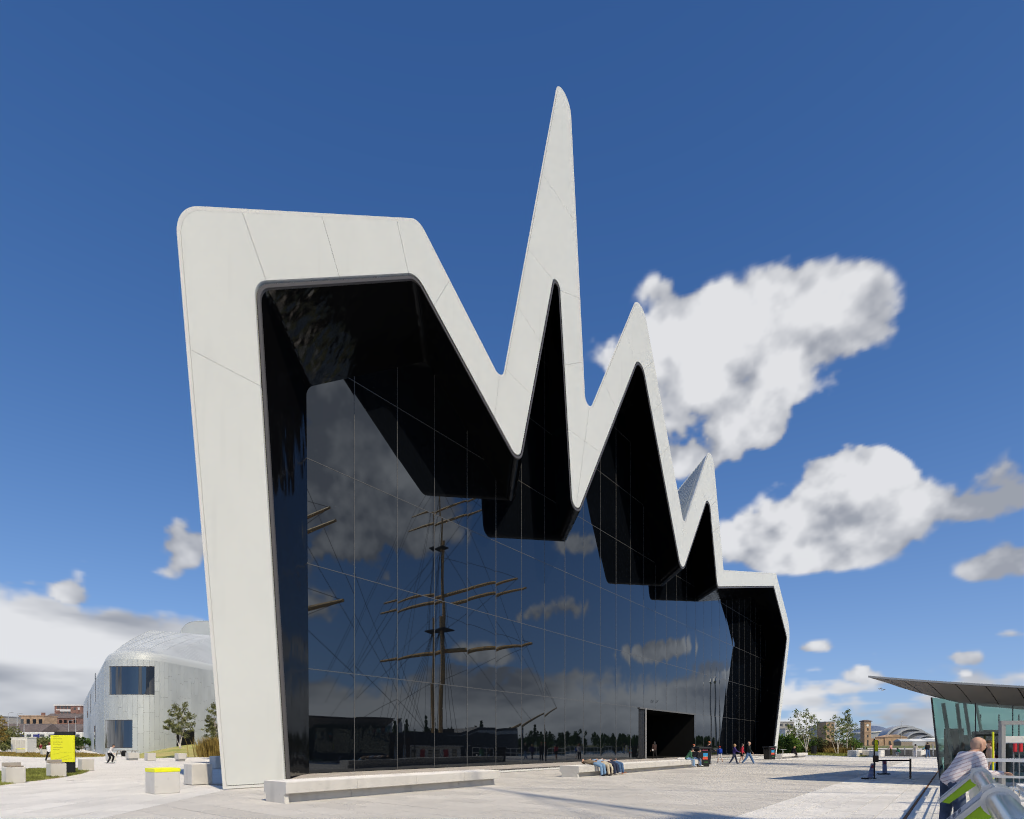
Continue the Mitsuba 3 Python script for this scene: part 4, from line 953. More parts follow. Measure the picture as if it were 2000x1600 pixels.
def tall_grass(pos, w, h, label, seed, m='dry_grass', n=900, name='tall_grass', bw=.03):
    rs = np.random.default_rng(seed); g = G(); V, Fq = [], []
    for i in range(n):
        a = rs.uniform(0, 6.28); r = abs(rs.normal())*.28*w; b = np.asarray(pos) + A(math.cos(a)*r, math.sin(a)*r, 0); hh = h*rs.uniform(.55, 1.05)
        ln = A(math.cos(a), math.sin(a), 0)*rs.uniform(.05, .45)*w*.6; sd = unit(A(rs.normal(), rs.normal(), 0))*bw
        m1 = b + ln*.35 + UP*hh*.6; e = b + ln + UP*hh; k = len(V)
        V += [b-sd*.7, b+sd*.7, m1+sd, m1-sd, e]; Fq += [[k, k+1, k+2], [k, k+2, k+3], [k+3, k+2, k+4]]
    g.add(V, Fq); return solo(name, g, m, label, 'ornamental grass')


def lawn(name, pts, label, seed, n, h=.10, z=.0, m='grass_blade'):
    rs = np.random.default_rng(seed); pg = Polygon([tuple(q[:2]) for q in pts]).buffer(0)
    g = G(); g.poly(pg, A(0, 0, z-.016), A(1, 0, 0), A(0, 1, 0), UP*.022); k = solo(name, g, 'turf', None, None); labels[k] = {'kind': 'structure'}
    x0, y0, x1, y1 = pg.bounds; V, Fq = [], []
    from shapely import contains_xy
    q = np.stack([rs.uniform(x0, x1, n*3), rs.uniform(y0, y1, n*3)], 1); q = q[contains_xy(pg, q[:, 0], q[:, 1])][:n]
    d = rs.normal(size=(len(q), 2)); d /= np.linalg.norm(d, axis=1, keepdims=True); hh = h*rs.uniform(.5, 1.3, len(q))
    a = np.c_[q - d*.02*h/.1, np.full(len(q), z)]; b = np.c_[q + d*.02*h/.1, np.full(len(q), z)]; e = np.c_[q + d[:, ::-1]*.5*hh[:, None], z + hh]
    i = np.arange(len(q))*3; g = G(); g.add(np.stack([a, b, e], 1).reshape(-1, 3), np.stack([i, i+1, i+2], 1))
    return solo(name + '_blades', g, m, label, 'grass', kind='stuff')
def turf_fn(p, n, uv): return mix((.20, .22, .06), (.32, .27, .11), smoothstep(.35, .7, fbm(p.x*.9, p.y*.9, 0, 4)))
mat('turf', mikit.proc(turf_fn), .95)

lawn('lawn', [gp(-40, 1512, 0), gp(60, 1502, 0), gp(150, 1501), gp(176, 1505), gp(160, 1511), gp(120, 1518), gp(60, 1526), gp(-10, 1536), gp(-90, 1546)], 'short green and straw coloured grass patch round the big yellow sign', 2, 14000, .09)
lawn('verge', [gp(-40, 1469), gp(80, 1471.5), gp(160, 1471), gp(210, 1475.5), gp(200, 1478), gp(120, 1480), gp(60, 1479), gp(-60, 1474)], 'dry yellow grass verge along the far edge of the plaza', 3, 9000, .25, m='dry_grass')
mound = [gp(-60, 1466.2), gp(160, 1465.5), gp(160, 1468.5), gp(-60, 1470)]
# green mound in front of the silver wall
g = G(); rows = []
for f in np.linspace(0, 1, 7):
    z = 1.0*math.sin(math.pi*min(f*.62, .5)); row = []
    for u in np.linspace(268, 470, 14):
        p = gp(u, 1481 - 3.5*max(0, (u-300)/130)); bk = A(p[0]*1.42, p[1]*1.42, 0)
        hgt = np.clip((u-262)/85, 0, 1.25)*1.25; row.append(p*(1-f) + bk*f + UP*(z*hgt - .02))
    rows.append(row)
g.strip(rows); k = structure('mound', g, 'turf', smooth=True)
g = G(); w = [gp(u, v, .0) for u, v in ((316, 1474.2), (345, 1477.6), (392, 1484), (405, 1487), (330, 1487), (300, 1483))]
# trees by the wing, and the tall grass beside the frame
b1 = at(351, 1461.5, 62)
birch(b1, [(-.55, 0, 4.8, .30, 1.1), (.55, .2, 5.0, .26, 1.25), (-1.5, .3, 3.1, .5, .75), (1.1, -.1, 3.9, .3, 1.0)], 'multi stemmed birch in front of the silver wall of the museum wing', 11, 'leaf_olive', 2300, .115)
birch(at(419, 1462, 58), [(-.1, 0, 4.6, .25, 1.0), (.6, .2, 4.2, .25, 1.0), (-.5, .3, 2.8, .2, .8)], 'birch half hidden behind the left edge of the white front', 12, 'leaf_olive', 1700, .12)
tall_grass(at(420, 1479, 47), 2.1, 1.75, 'clump of tall yellow brown ornamental grass beside the left edge of the white front', 5, n=1500)
for (u, v, s) in ((405, 1489, 5), (412, 1494, 6)): pass

# ------------------------------------------------------------------ left background: picnic tables, cabin, fence of green, railway, town
def picnic(p, ax, label, L=1.9):
    key = thing('picnic_table', label, 'picnic table', 'wooden picnic tables'); ax = unit(ax); ay = np.cross(UP, ax)
    for i in range(4): g = G(); g.box(p + ay*(-.33+.22*i) + UP*.74, ax*L, ay*.19, UP*.045); part(key, 'top_plank', g, 'timber')
    for s in (-1, 1):
        g = G(); g.box(p + ay*s*.78 + UP*.45, ax*L, ay*.28, UP*.045); part(key, 'seat_plank', g, 'timber')
        g = G(); g.bar(p + ax*s*L*.34 + ay*.9 + UP*.40, p + ax*s*L*.34 - ay*.9 + UP*.40, .05, .1); part(key, 'cross_bar', g, 'timber')
        for q in (-1, 1): g = G(); g.bar(p + ax*s*L*.34 + ay*q*.62, p + ax*s*L*.34 + ay*q*.3 + UP*.72, .05, .1, up=ax); part(key, 'leg', g, 'timber')
picnic(gp(214, 1478.5) + A(0, 3, 0), A(1, .1, 0), 'wooden picnic table under the lower curved window of the silver wing', 2.6)
picnic(at(153, 1466, 95), A(1, .2, 0), 'far wooden picnic table at the left foot of the silver wing', 2.4)
p = at(36, 1469.5, 105); key = thing('cabin', 'white site cabin with a flat roof between the grass verge and the bushes', 'cabin')
g = G(); g.cbox(p + UP*1.35 + A(0, 1.2, 0), A(2.75, .3, 0), A(-.25, 2.4, 0), UP*2.7, .03); part(key, 'walls', g, 'white_paint')
g = G(); g.cbox(p + UP*2.78 + A(0, 1.2, 0), A(2.9, .32, 0), A(-.26, 2.5, 0), UP*.16, .03); part(key, 'roof', g, 'render_white')
for i in range(3): g = G(); g.box(p + A(-.9+.85*i, -.02-.0*i + (-.9+.85*i)*.11, 1.25), A(.74, .08, 0), A(-.003, .05, 0), UP*2.1); part(key, 'door_panel', g, 'concrete_pale')
# bushes along the edge
bl = [(-14, 24, 8, 6.6, 'leaf_olive'), (6, 13, 6.5, 6.0, 'leaf_olive'), (24, 18, 7, 5.6, 'leaf_dark'), (44, 18, 6, 5.2, 'leaf_olive'), (62, 14, 6, 4.6, 'leaf_olive'), (80, 22, 5, 5.0, 'leaf_bright'), (96, 16, 5, 4.4, 'leaf_olive'), (112, 14, 5, 4.8, 'leaf_bright'), (126, 20, 5, 5.6, 'leaf_olive'), (142, 12, 5, 4.6, 'leaf_dark'), (156, 12, 5, 5.4, 'leaf_bright')]
words = ['first', 'second', 'third', 'fourth', 'fifth', 'sixth', 'seventh', 'eighth', 'ninth', 'tenth', 'eleventh']
for i, (u, w, w2, h, m) in enumerate(bl):
    shrub(at(u, 1464, 128 + (i % 3)*5), w2+2.2, h*(.62 if u > 20 else .85), f'leafy green bush behind the plaza, {words[i]} from the left', 30+i, m, 1500, .24, group='bushes behind the plaza on the left')
birch(at(-4, 1466, 100), [(.4, 0, 6.0, .3, 1.5), (-.6, .2, 5, .3, 1.4)], 'thin birch with reddish leaves at the left border of the photo', 40, 'dry_grass', 1300, .16)
def pitched(name, label, p, L, Wd, h, hr, wall, roof, ax=(1, 0, 0), chim=0, nwin=0, floors=1):
    key = thing(name, label, 'building'); ax = unit(A(*ax)); ay = np.cross(UP, ax)
    g = G(); g.box(p + UP*h/2, ax*L, ay*Wd, UP*h); part(key, 'wall', g, wall)
    if hr:
        g = G(); a = [p + ax*s*L*.51 + ay*t*Wd*.53 + UP*z for s in (-1, 1) for t, z in ((-1, h-.05), (1, h-.05), (0, h+hr))]; g.hull(a); part(key, 'roof', g, roof)
    else: g = G(); g.box(p + UP*(h+.25), ax*(L+.5), ay*(Wd+.5), UP*.5); part(key, 'roof', g, roof)
    for c in range(chim): g = G(); g.box(p + ax*(L*(-.3+.6*c/max(1, chim-1)) if chim > 1 else L*.2) + UP*(h+hr*.9+.8), ax*1.6, ay*1.2, UP*3.2); part(key, 'chimney', g, 'brick_red')
    for f in range(floors):
        for i in range(nwin):
            x = (-.5 + (i+.5)/nwin)*L; z = h*(f+.55)/floors
            g = G(); g.box(p + ax*x - ay*(Wd/2+.03) + UP*z, ax*L/nwin*.55, ay*.12, UP*h/floors*.42); part(key, 'window', g, 'window_glass')
    return key
pitched('brick_shed', 'long dark roofed brick shed behind the railway, left of the brick chimney', at(57, 1447, 290), 24, 14, 4.3, 4.6, 'brick_red', 'slate', chim=0, nwin=6)
pitched('brick_shed', 'long dark roofed shed behind the train below the apartment block', at(128, 1446, 300), 24, 14, 4.5, 4.2, 'brick_red', 'slate', nwin=6)
pitched('warehouse', 'low pale roofed warehouse in the middle of the left background', at(106, 1446, 330), 16, 12, 7.6, 1.6, 'brick_tan', 'zinc_roof', nwin=4)
pitched('brick_house', 'flat brick house with a tall red brick chimney at its right end', at(75, 1447, 340), 15, 10, 14.8, 0, 'brick_tan', 'brick_tan', chim=1, nwin=4, floors=2)
pitched('grey_building', 'grey flat roofed building at the left border of the background', at(2, 1447, 320), 12, 12, 13.5, 0, 'concrete_grey', 'grey_paint', nwin=3, floors=2)
pitched('brick_tenement', 'brown brick tenement with rows of chimneys in front of the tall apartment block', at(133, 1447, 360), 22, 12, 14.5, 3.2, 'brick_red', 'slate', chim=2, nwin=7, floors=3)
key = thing('apartment_block', 'tall brick apartment block with white balcony bands and a green domed roof behind it', 'building')
p = at(145, 1447, 420); g = G(); g.box(p + UP*13, A(20, 0, 0), A(0, 12, 0), UP*26); part(key, 'wall', g, 'brick_red')
for f in range(3):
    g = G(); g.box(p + A(-3, -6.3, 14.2+4.2*f), A(10.5, 0, 0), A(0, 1, 0), UP*1.6); part(key, 'balcony_band', g, 'render_white')
    for i in range(4): g = G(); g.box(p + A(-7+2.7*i, -6.05, 16.4+4.2*f), A(2.0, 0, 0), A(0, .2, 0), UP*1.7); part(key, 'window', g, 'window_glass')
    for i in range(2): g = G(); g.box(p + A(5.2+3*i, -6.05, 15.5+4.2*f), A(1.4, 0, 0), A(0, .2, 0), UP*1.8); part(key, 'window', g, 'render_white' if i else 'window_glass')
g = G(); g.box(p + UP*26.5, A(21, 0, 0), A(0, 13, 0), UP*1.0); part(key, 'roof', g, 'render_white')
mat('copper_green', (.42, .62, .50), .6)
g = G(); d_ = trimesh.creation.icosphere(3, 1.0); d_.vertices = d_.vertices*A(6.5, 6.5, 6.0) + (p + A(5.5, 14, 27)); g.tm(d_); part(key, 'dome', g, 'copper_green', smooth=True)
# train: three coaches
mat('train_blue', (.03, .035, .20), .4)
for c in range(3):
    p = at(70, 1444, 215) + A(-1.5+c*13.3, 2*c*.2, 0); key = thing('train_coach', ['white and blue train coach, leftmost of three seen through the bushes', 'white and blue train coach, middle one of three seen through the bushes', 'white and blue train coach, rightmost of three, above the black top of the yellow sign'][c], 'train', 'coaches of the train')
    g = G(); g.cbox(p + UP*1.0, A(13, .4, 0), A(0, 2.8, 0), UP*3.4, .25); part(key, 'body', g, 'white_paint')
    g = G(); g.box(p + UP*-.35 + A(0, -1.42, 0), A(12.9, .4, 0), A(0, .05, 0), UP*.5); part(key, 'blue_band', g, 'train_blue')
    for i in range(5): g = G(); g.box(p + A(-5+2.5*i, -1.42+(-5+2.5*i)*.03, 1.35), A(1.7, .05, 0), A(0, .06, 0), UP*.95); part(key, 'window', g, 'train_blue' if i % 2 else 'window_glass')
    for i in range(2): g = G(); g.box(p + A(-3.7+7.4*i, -1.42+(-3.7+7.4*i)*.03, .95), A(.7, .02, 0), A(0, .08, 0), UP*2.2); part(key, 'door', g, 'train_blue')
    g = G(); g.box(p + UP*-.9, A(12, .4, 0), A(0, 2, 0), UP*.5); part(key, 'underframe', g, 'black_paint')
g = G(); g.poly(Polygon([(-260, 205), (-100, 205), (-100, 235), (-260, 235)]), A(0, 0, -.02), A(1, 0, 0), A(0, 1, 0), UP*2.5); structure('railway_embankment', g, 'earth')
def lamp_post(p, h, label, name='lamp_post', arm=1.2, r=.11):
    key = thing(name, label, 'lamp post', 'street lamp posts'); g = G(); g.tube([p, p + UP*h], [r, r*.55], 8); part(key, 'pole', g, 'steel_satin')
    g = G(); g.tube([p + UP*h, p + UP*(h+.15) + A(arm, 0, 0)], r*.45, 6); part(key, 'arm', g, 'steel_satin'); g = G(); g.cbox(p + UP*(h+.12) + A(arm, 0, 0), A(.8, 0, 0), A(0, .35, 0), UP*.16, .04); part(key, 'lamp_head', g, 'grey_paint')
lamp_post(at(33.5, 1446, 180), 8.5, 'thin tall lamp post in the left background above the white cabin'); lamp_post(at(47, 1446, 190), 5.2, 'short lamp post in the left background right of the tall thin one')
lamp_post(at(16, 1446, 180), 8.8, 'faint tall lamp post nearest the left border'); lamp_post(at(134, 1446, 200), 7.0, 'lamp post in front of the apartment block, left of two'); lamp_post(at(148, 1446, 200), 8.6, 'lamp post in front of the apartment block, right of two, next to the silver wing')

# ------------------------------------------------------------------ right: glass pavilion, quay rail with boards, leaning man
mat('roof_grey', (.36, .36, .35), .45, metal=.3); mat('soffit_panel', (.24, .22, .20), .6); mat('frame_dark', (.05, .05, .05), .5)
scene['green_glass'] = {'type': 'thindielectric', 'int_ior': 1.6, 'specular_transmittance': C(.19, .40, .37), 'specular_reflectance': C(.9, 1, .98)}
pav = thing('glass_pavilion', 'green glass pavilion with an upswept grey roof at the right edge, beside the river', 'pavilion')
As, At = 24.6, 2.6                          # the tip of its roof
def roof_z(a, b):                         # a: from the near end along D; b: from the plaza eave towards the river
    return 4.10 - .80*np.clip(b/4.5, 0, 3) + .10*np.clip(b/4.5, 0, 3)**2 + .012*a
def deep(b): return .06 + .50*np.clip(b/2.2, 0, 1)**.8
LR, BR, TPR = 12.4, 8.5, .168
def rtop(a, b): return W(As+a, At-TPR*a-b, roof_z(a, b))
av, bv = np.linspace(0, LR, 9), np.r_[np.linspace(0, 2.4, 6), np.linspace(3.2, BR, 6)]
g = G(); g.strip([[rtop(a, b) + UP*.0 for b in bv] for a in av]); g.strip([[rtop(a, b) - UP*.07 for b in bv] for a in av])
g.strip([[rtop(0, b) for b in bv], [rtop(0, b) - UP*.07 for b in bv]]); g.strip([[rtop(a, 0) for a in av], [rtop(a, 0) - UP*.07 for a in av]]); part(pav, 'roof_sheet', g, 'roof_grey', smooth=30)
# the panelled underside between the edge and the glass
bj = [0.02, .52, 1.05, 1.75, 2.55, 3.35, 4.15, 4.95, 5.75, 6.5, 7.3, 8.1]
WALL = 27.55-As
def soff(a, b): return W(As+a, At-TPR*a-b, roof_z(a, b) - .075 - deep(b)*(a/WALL)**1.2)
for i in range(len(bj)-1):
    b0, b1 = bj[i]+.015, bj[i+1]-.015
    g = G(); g.strip([[soff(a, b) for b in np.linspace(b0, b1, 3)] for a in np.linspace(.05, WALL+.1, 6)]); part(pav, 'soffit_panel', g, 'soffit_panel', smooth=30)
g = G(); g.strip([[soff(a, b) + UP*.02 for b in np.linspace(0, BR, 20)] for a in np.linspace(.05, WALL+.1, 6)]); part(pav, 'soffit_backing', g, 'black_matt')
g = G(); g.strip([[W(As+a, At-TPR*a-b, roof_z(a, b)-.075-deep(min(b, 1.6))) for b in np.linspace(1.6, BR, 6)] for a in np.r_[WALL, np.linspace(WALL+2, LR-.2, 6)]]); part(pav, 'ceiling', g, 'soffit_panel')
# side eave towards the plaza
aj = np.linspace(0, LR, 14)
for i in range(13):
    g = G(); g.strip([[W(As+a, At-TPR*a-b, roof_z(a, b)-.075 - deep(b)) for a in (max(aj[i]+.02, WALL+.1), max(aj[i+1]-.02, WALL+.12))] for b in np.linspace(.03, 1.6, 5)]); part(pav, 'eave_panel', g, 'soffit_panel', smooth=30)
ws, wt = 27.4, .50                         # corner of the glass
def gz(t): b = At - TPR*WALL - t; return roof_z(WALL, b) - .045 - deep(b)
lean_ = -.42
edges = [wt, wt-1.05, wt-2.1, wt-3.15, wt-4.2, wt-5.25]
for i in range(len(edges)-1):
    t0, t1 = edges[i]-.012, edges[i+1]+.012
    g = G(); g.quad(W(ws, t0, .12), W(ws, t1, .12), W(ws, t1, gz(t1)), W(ws, t0+(.26 if i == 0 else 0), gz(t0))); part(pav, 'glass_pane', g, 'green_glass')
for i in range(4):
    s0, s1 = ws+.02+i*2.2, ws+2.18+i*2.2
    g = G(); g.quad(W(s0, wt, .12), W(s1, wt, .12), W(s1, wt+.28, gz(wt)+.1), W(s0, wt+.28, gz(wt))); part(pav, 'glass_pane', g, 'green_glass')
g = G()
g.bar(W(ws, wt+.0, 0), W(ws, wt+.28, gz(wt)), .06, .06, up=D); part(pav, 'corner_post', g, 'frame_dark')
for i, s in enumerate(((1866, 1842, 23.0), (1886, 1869, 25.0), (1905, 1884, 27.0), (1932, 1906, 29.5))):
    a_, b_, Y_ = s; q0 = at(a_, 1455, Y_); g = G(); g.tube([A(q0[0], q0[1], .1), at(b_, 1374, Y_)], .07, 10); part(pav, 'raking_column', g, 'roof_grey')
for (u0, u1, zt, Y_) in ((1853, 1873, 2.3, 27.5), (1886, 1901, 2.0, 28.5), (1921, 1945, 2.3, 30.0), (1972, 1996, 1.9, 29.0)):
    q0, q1 = at(u0, 1455, Y_), at(u1, 1455, Y_); g = G(); g.box((q0+q1)/2*A(1, 1, 0) + UP*zt/2, (q1-q0)*A(1, 1, 0), A(0, .6, 0), UP*zt); part(pav, 'dark_cabinet', g, 'brown_board')
for u0 in (1915, 1951, 1990): q0 = at(u0, 1455, 31); g = G(); g.bar(A(q0[0], q0[1], .1), A(q0[0], q0[1], 3.2), .06, .06, up=D); part(pav, 'far_mullion', g, 'frame_dark')
for i in range(1, 5):
    g = G(); g.bar(W(ws+.01, edges[i], .1), W(ws+.01, edges[i], gz(edges[i])), .03, .03, up=D); part(pav, 'mullion', g, 'frame_dark')
g = G(); g.wbox(ws-.25, ws+11, wt-5.6, wt+.18, -.004, .12); part(pav, 'floor', g, 'concrete_pale')
g = G(); g.wbox(ws+10, ws+10.1, wt-5.4, wt-.6, .12, 1.0); part(pav, 'back_parapet', g, 'frame_dark')
g = G(); g.wbox(ws+2.2, ws+4.2, wt-1.9, wt-1.0, .12, 2.05); part(pav, 'counter_box', g, 'black_matt')
mat('yellow_pole', (.80, .80, .03), .5); mat('red_panel', (.55, .03, .04), .5)
# portal of the gangway and things behind the glass
gt = thing('gangway_gate', 'grey metal portal frame at the head of the gangway behind the leaning man', 'gate')
q = at(1957, 1440, 12.6); ex = unit(A(.98, -.2, 0))
for m_, (x0, x1) in enumerate(((0, 0),)): g = G(); g.bar(A(q[0], q[1], 0), A(q[0], q[1], 2.0), .09, .09); part(gt, 'post', g, 'grey_paint')
g = G(); g.bar(A(q[0]-.045, q[1], 2.0), A(q[0], q[1], 2.0) + ex*1.5, .09, .09); part(gt, 'lintel', g, 'grey_paint')
g = G(); g.bar(A(q[0]+1.3, q[1]-.26, 0), A(q[0]+1.3, q[1]-.26, 2.0), .09, .09); part(gt, 'post', g, 'grey_paint')
g = G(); g.box(A(q[0]+.72, q[1]+.3, 1.62), ex*.75, A(0, .05, 0), UP*.17); part(gt, 'notice_board', g, 'white_paint')
q = at(1939.5, 1450, 18.0); solo('yellow_post', G().tube([A(q[0], q[1], 0), A(q[0], q[1], 1.92)], .028, 8), 'yellow_pole', 'bright yellow post standing behind the head of the leaning man', 'post')
q = at(1982.5, 1465, 16)
for i in range(2): g = G(); g.cbox(A(q[0]+.17*i, q[1], 1.44), A(.085, 0, 0), A(0, .06, 0), UP*.3, .01); solo('red_post', g, 'red_panel', ['left red panel post at the right border, beyond the gangway rails', 'right red panel post at the right border, beyond the gangway rails'][i], 'post', 'red panel posts'); g = G(); g.tube([A(q[0]+.17*i, q[1]+.05, 0), A(q[0]+.17*i, q[1]+.05, 1.5)], .015, 6); part('red_post' if i == 0 else 'red_post_001', 'stem', g, 'grey_paint')
person('person in blue jeans and a pale top standing inside the pavilion behind the yellow post', A(*at(1936, 1490, 19)[:2], 0), 60, 1.7, top=(.45, .32, .25), bottom=(.08, .16, .34), hair_mat='hair_brown', res=.04)

# the quay rail: a thick tube on posts with wires, and reading boards along it
rail = thing('quay_railing', 'thick steel tube handrail with wire mesh along the quay edge', 'railing')
RT, RZ = -.25, 1.07
joints = [2.0, 5.75, 10.0, 15.0, 19.5, 24.0]
for i in range(len(joints)-1):
    g = G(); g.tube([W(joints[i]+.28, RT, RZ), W(joints[i+1]-.28, RT, RZ)], .085, 20); part(rail, 'tube', g, 'steel', smooth=50)
for i, s in enumerate(joints):
    g = G()
    for q in (-.26, .26): g.tube([W(s+q-.02, RT, RZ), W(s+q+.02, RT, RZ)], .115, 20)
    part(rail, 'collar', g, 'steel_satin', smooth=50, kind='stuff')
    g = G(); g.poly(Polygon([(-.11, 0), (.0, 0), (.10, RZ-.1), (.12, RZ+.1), (-.02, RZ+.12), (-.06, RZ-.1)]), W(s-.02, RT-.02, 0), N, UP, D*.04); part(rail, 'post', g, 'steel_satin')
for i, z in enumerate((.14, .28, .42, .56, .70, .83)):
    g = G(); g.tube([W(2.0, RT-.03, z), W(24.0, RT-.03, z)], .006 if i % 5 else .018, 6); part(rail, 'wire', g, 'steel_satin')
g = G()
for s in np.arange(2.2, 24, .19): g.tube([W(s, RT-.03, .1), W(s, RT-.03, .86)], .004, 4)
part(rail, 'wire_mesh', g, 'steel_satin', kind='stuff')
lab4 = ['nearest reading board with lime green underside, cut by the bottom edge of the photo', 'second reading board with lime green underside, in front of the leaning man', 'third reading board with lime green underside, behind the waist of the leaning man', 'farthest reading board with lime green underside, at the foot of the glass pavilion']
mat('board_face', (.30, .31, .36), .35); mat('board_ink', (.08, .09, .13), .5)
for i, s in enumerate((5.75, 10.0, 15.0, 19.5)):
    key = thing('reading_board', lab4[i], 'display board', 'reading boards along the quay rail')
    hi, lo = (RT+.02, RZ+.07), (.18, .69); L = .55
    dn = unit(A(lo[0]-hi[0], lo[1]-hi[1], 0)); nn = A(-dn[1], dn[0], 0)
    if nn[1] < 0: nn = -nn
    def bp(x, y): return tuple(A(*hi, 0)[:2] + dn[:2]*x + nn[:2]*y)
    ln = math.hypot(lo[0]-hi[0], lo[1]-hi[1])
    g = G(); g.poly(Polygon([bp(-.03, 0), bp(ln, 0), bp(ln, .035), bp(-.03, .035)]), W(s-L/2, 0, 0), N, UP, D*L); part(key, 'board', g, 'steel_satin')
    g = G(); g.poly(Polygon([bp(.03, .036), bp(ln-.03, .036), bp(ln-.03, .04), bp(.03, .04)]), W(s-L/2+.05, 0, 0), N, UP, D*(L-.1)); part(key, 'printed_face', g, 'board_face')
    g = G(); g.poly(Polygon([bp(.10, -.11), bp(ln-.06, -.075), bp(ln-.02, -.001), bp(.04, -.001)]), W(s-L/2+.03, 0, 0), N, UP, D*(L-.06)); part(key, 'underside', g, 'lime_paint')
    g = G(); g.poly(Polygon([bp(-.02, -.05), bp(.16, -.10), bp(.16, .0), bp(-.02, .0)]), W(s-.06, 0, 0), N, UP, D*.12); part(key, 'bracket', g, 'steel_satin')
    if i == 0:
        for r in range(4): g = G(); g.poly(Polygon([bp(.26+.05*r, .0405), bp(.285+.05*r, .0405), bp(.285+.05*r, .0425), bp(.26+.05*r, .0425)]), W(s-L/2+.12, 0, 0), N, UP, D*.3); part(key, 'text_line', g, 'board_ink')
# gangway down to the ship, right of the rail
gw = thing('gangway', 'white steel gangway with horizontal rails and mesh, leading off the quay at the right', 'gangway')
GA = 11.55
for j, z in enumerate((1.26, 1.0, .82, .64)):
    g = G(); g.box(W(GA, -1.9, z), N*3.1, D*.05, UP*(.055 if j == 0 else .035)); part(gw, 'rail', g, 'white_paint')
for j, t in enumerate((-.36, -1.35, -2.4, -3.4)):
    g = G(); g.box(W(GA, t, .62), N*.05, D*.06, UP*1.26); part(gw, 'post', g, 'white_paint')
for t, z, w in ((-.75, .92, .12), (-1.15, .70, .30), (-1.62, .40, .22)):
    g = G(); g.wbox(2.6, 11.2, t-w/2, t+w/2, z-.05, z); part(gw, 'edge_beam', g, 'white_paint')
g = G(); g.wbox(2.6, 11.2, -1.5, -.62, .30, .34); part(gw, 'deck', g, 'grey_paint')
g = G(); g.tube([W(14.5, -1.6, 1.28), W(12.6, -2.8, 1.7), W(11.8, -4.2, 2.1)], .035, 8); part(gw, 'hand_rail', g, 'white_paint')
g = G()
for k_ in range(22):
    t = -1.7-.11*k_; g.tube([W(12.9-.03*k_, t, .9), W(12.9-.03*k_, t, 1.42+.018*k_)], .005, 4)
for k_ in range(6): g.tube([W(12.9, -1.7, .95+.09*k_), W(12.2, -4.1, 1.05+.12*k_)], .005, 4)
part(gw, 'mesh_panel', g, 'steel_satin', kind='stuff')
def stripe_fn(p, n, uv):
    z = p.z*.86 + p.y*.28 - p.x*.30
    w = z/.052 - dr.floor(z/.052); return mix((.66, .62, .64), (.42, .30, .33), smoothstep(.72, .8, w)*(1-smoothstep(.92, .98, w)))
mat('striped_cloth', mikit.proc(stripe_fn), .85, spec=.2)
mat('denim', tinted((.055, .075, .125), .7, 1.3, 9, 3), .85, spec=.2)
mp = W(11.55, .10, 0) + A(.05, 0, 0)
person('bald man in a pale striped polo shirt and dark jeans leaning on the quay rail', mp, yaw_to(-N*.80 + D*.42), 1.80, hip=.93, lean=34, nod=12, look=6, thigh=((-3, 4), (6, 5)), knee=(3, 10), arm=((38, 8), (46, 8)), elbow=(86, 80), inward=(12, 12), top='striped_cloth', bottom='denim', sleeve=.62, hair='bald', hair_mat='hair_stubble', shoe=(.06, .05, .05), build=1.13, res=.016, fine=True)
q = W(11.9, -1.9, -.42); person('person in a bright red top with brown hair seen from behind below the gangway rails', q, yaw_to(-N*.5+D), 1.66, top=(.66, .02, .09), bottom=(.03, .03, .05), hair='bob', hair_mat='hair_brown', lean=14, arm=((20, 14), (20, 14)), elbow=(40, 40), res=.025)

# ------------------------------------------------------------------ beyond the plaza on the right: birches, reeds, water, far bank
BT = 'birch trees by the water'
birch(at(1575.5, 1473.5, 84), [(-1.6, 0, 6.6, .38, 1.5), (.1, .3, 6.8, .36, 1.5), (1.2, .1, 5.9, .38, 1.3), (-2.6, .4, 4.4, .6, 1.0)], 'three stemmed birch between the bench and the slim dark bin', 61, 'leaf_birch', 1500, .125, BT, r0=.07)
birch(at(1634, 1474, 88), [(-1.8, 0, 4.5, .42, 1.3), (-.1, .2, 6.2, .42, 1.3), (1.0, .1, 5.6, .45, 1.1)], 'four stemmed birch in the middle of the grass by the water', 62, 'leaf_birch', 1150, .125, BT, r0=.07)
birch(at(1655, 1474, 92), [(.1, 0, 7.3, .28, 1.45), (.4, .2, 6.0, .3, 1.3)], 'tall single stemmed birch at the right end of the grass by the water', 63, 'leaf_birch', 1400, .13, BT, r0=.07)
lawn('grass_strip', [gp(1528, 1473.5), gp(1585, 1475.2), gp(1690, 1478.2), gp(1700, 1477), gp(1690, 1472.5), gp(1520, 1468.6)], 'green grass strip under the birch trees by the water', 66, 9000, .22)
for i, (u, Y, w, h, m) in enumerate(((1526, 88, 5.0, 3.2, 'leaf_dark'), (1541, 92, 5, 3.3, 'leaf_bright'), (1558, 96, 5, 3.4, 'leaf_dark'), (1580, 98, 5, 3.3, 'leaf_olive'), (1660, 105, 5, 2.6, 'leaf_bright'))):
    shrub(at(u, 1470, Y)*A(1, 1, 0), w, h, ['bushy green shrub right against the foot of the white front', 'bushy green shrub left of the person in black', 'bushy green shrub behind the person in black', 'bushy shrub behind the slim dark bin', 'green shrub behind the tall birch'][i], 70+i, m, 1300, .19, group='shrubs behind the bench by the water')
tall_grass(gp(1608, 1471), 6.0, 2.3, 'wide clump of brown reeds right of the slim dark bin', 75, 'reed_brown', 2200, bw=.04)
tall_grass(gp(1592, 1471.5), 3.6, 2.0, 'small clump of brown reeds just behind the slim dark bin', 76, 'reed_brown', 900, bw=.04)
tall_grass(gp(1642, 1473), 3.5, 1.1, 'low pale clump of dry grass under the birch by the water', 77, 'dry_grass', 800, bw=.04)
p = gp(1529, 1474.5); key = thing('small_table', 'small pale table on a thin leg beside the far litter bin', 'table')
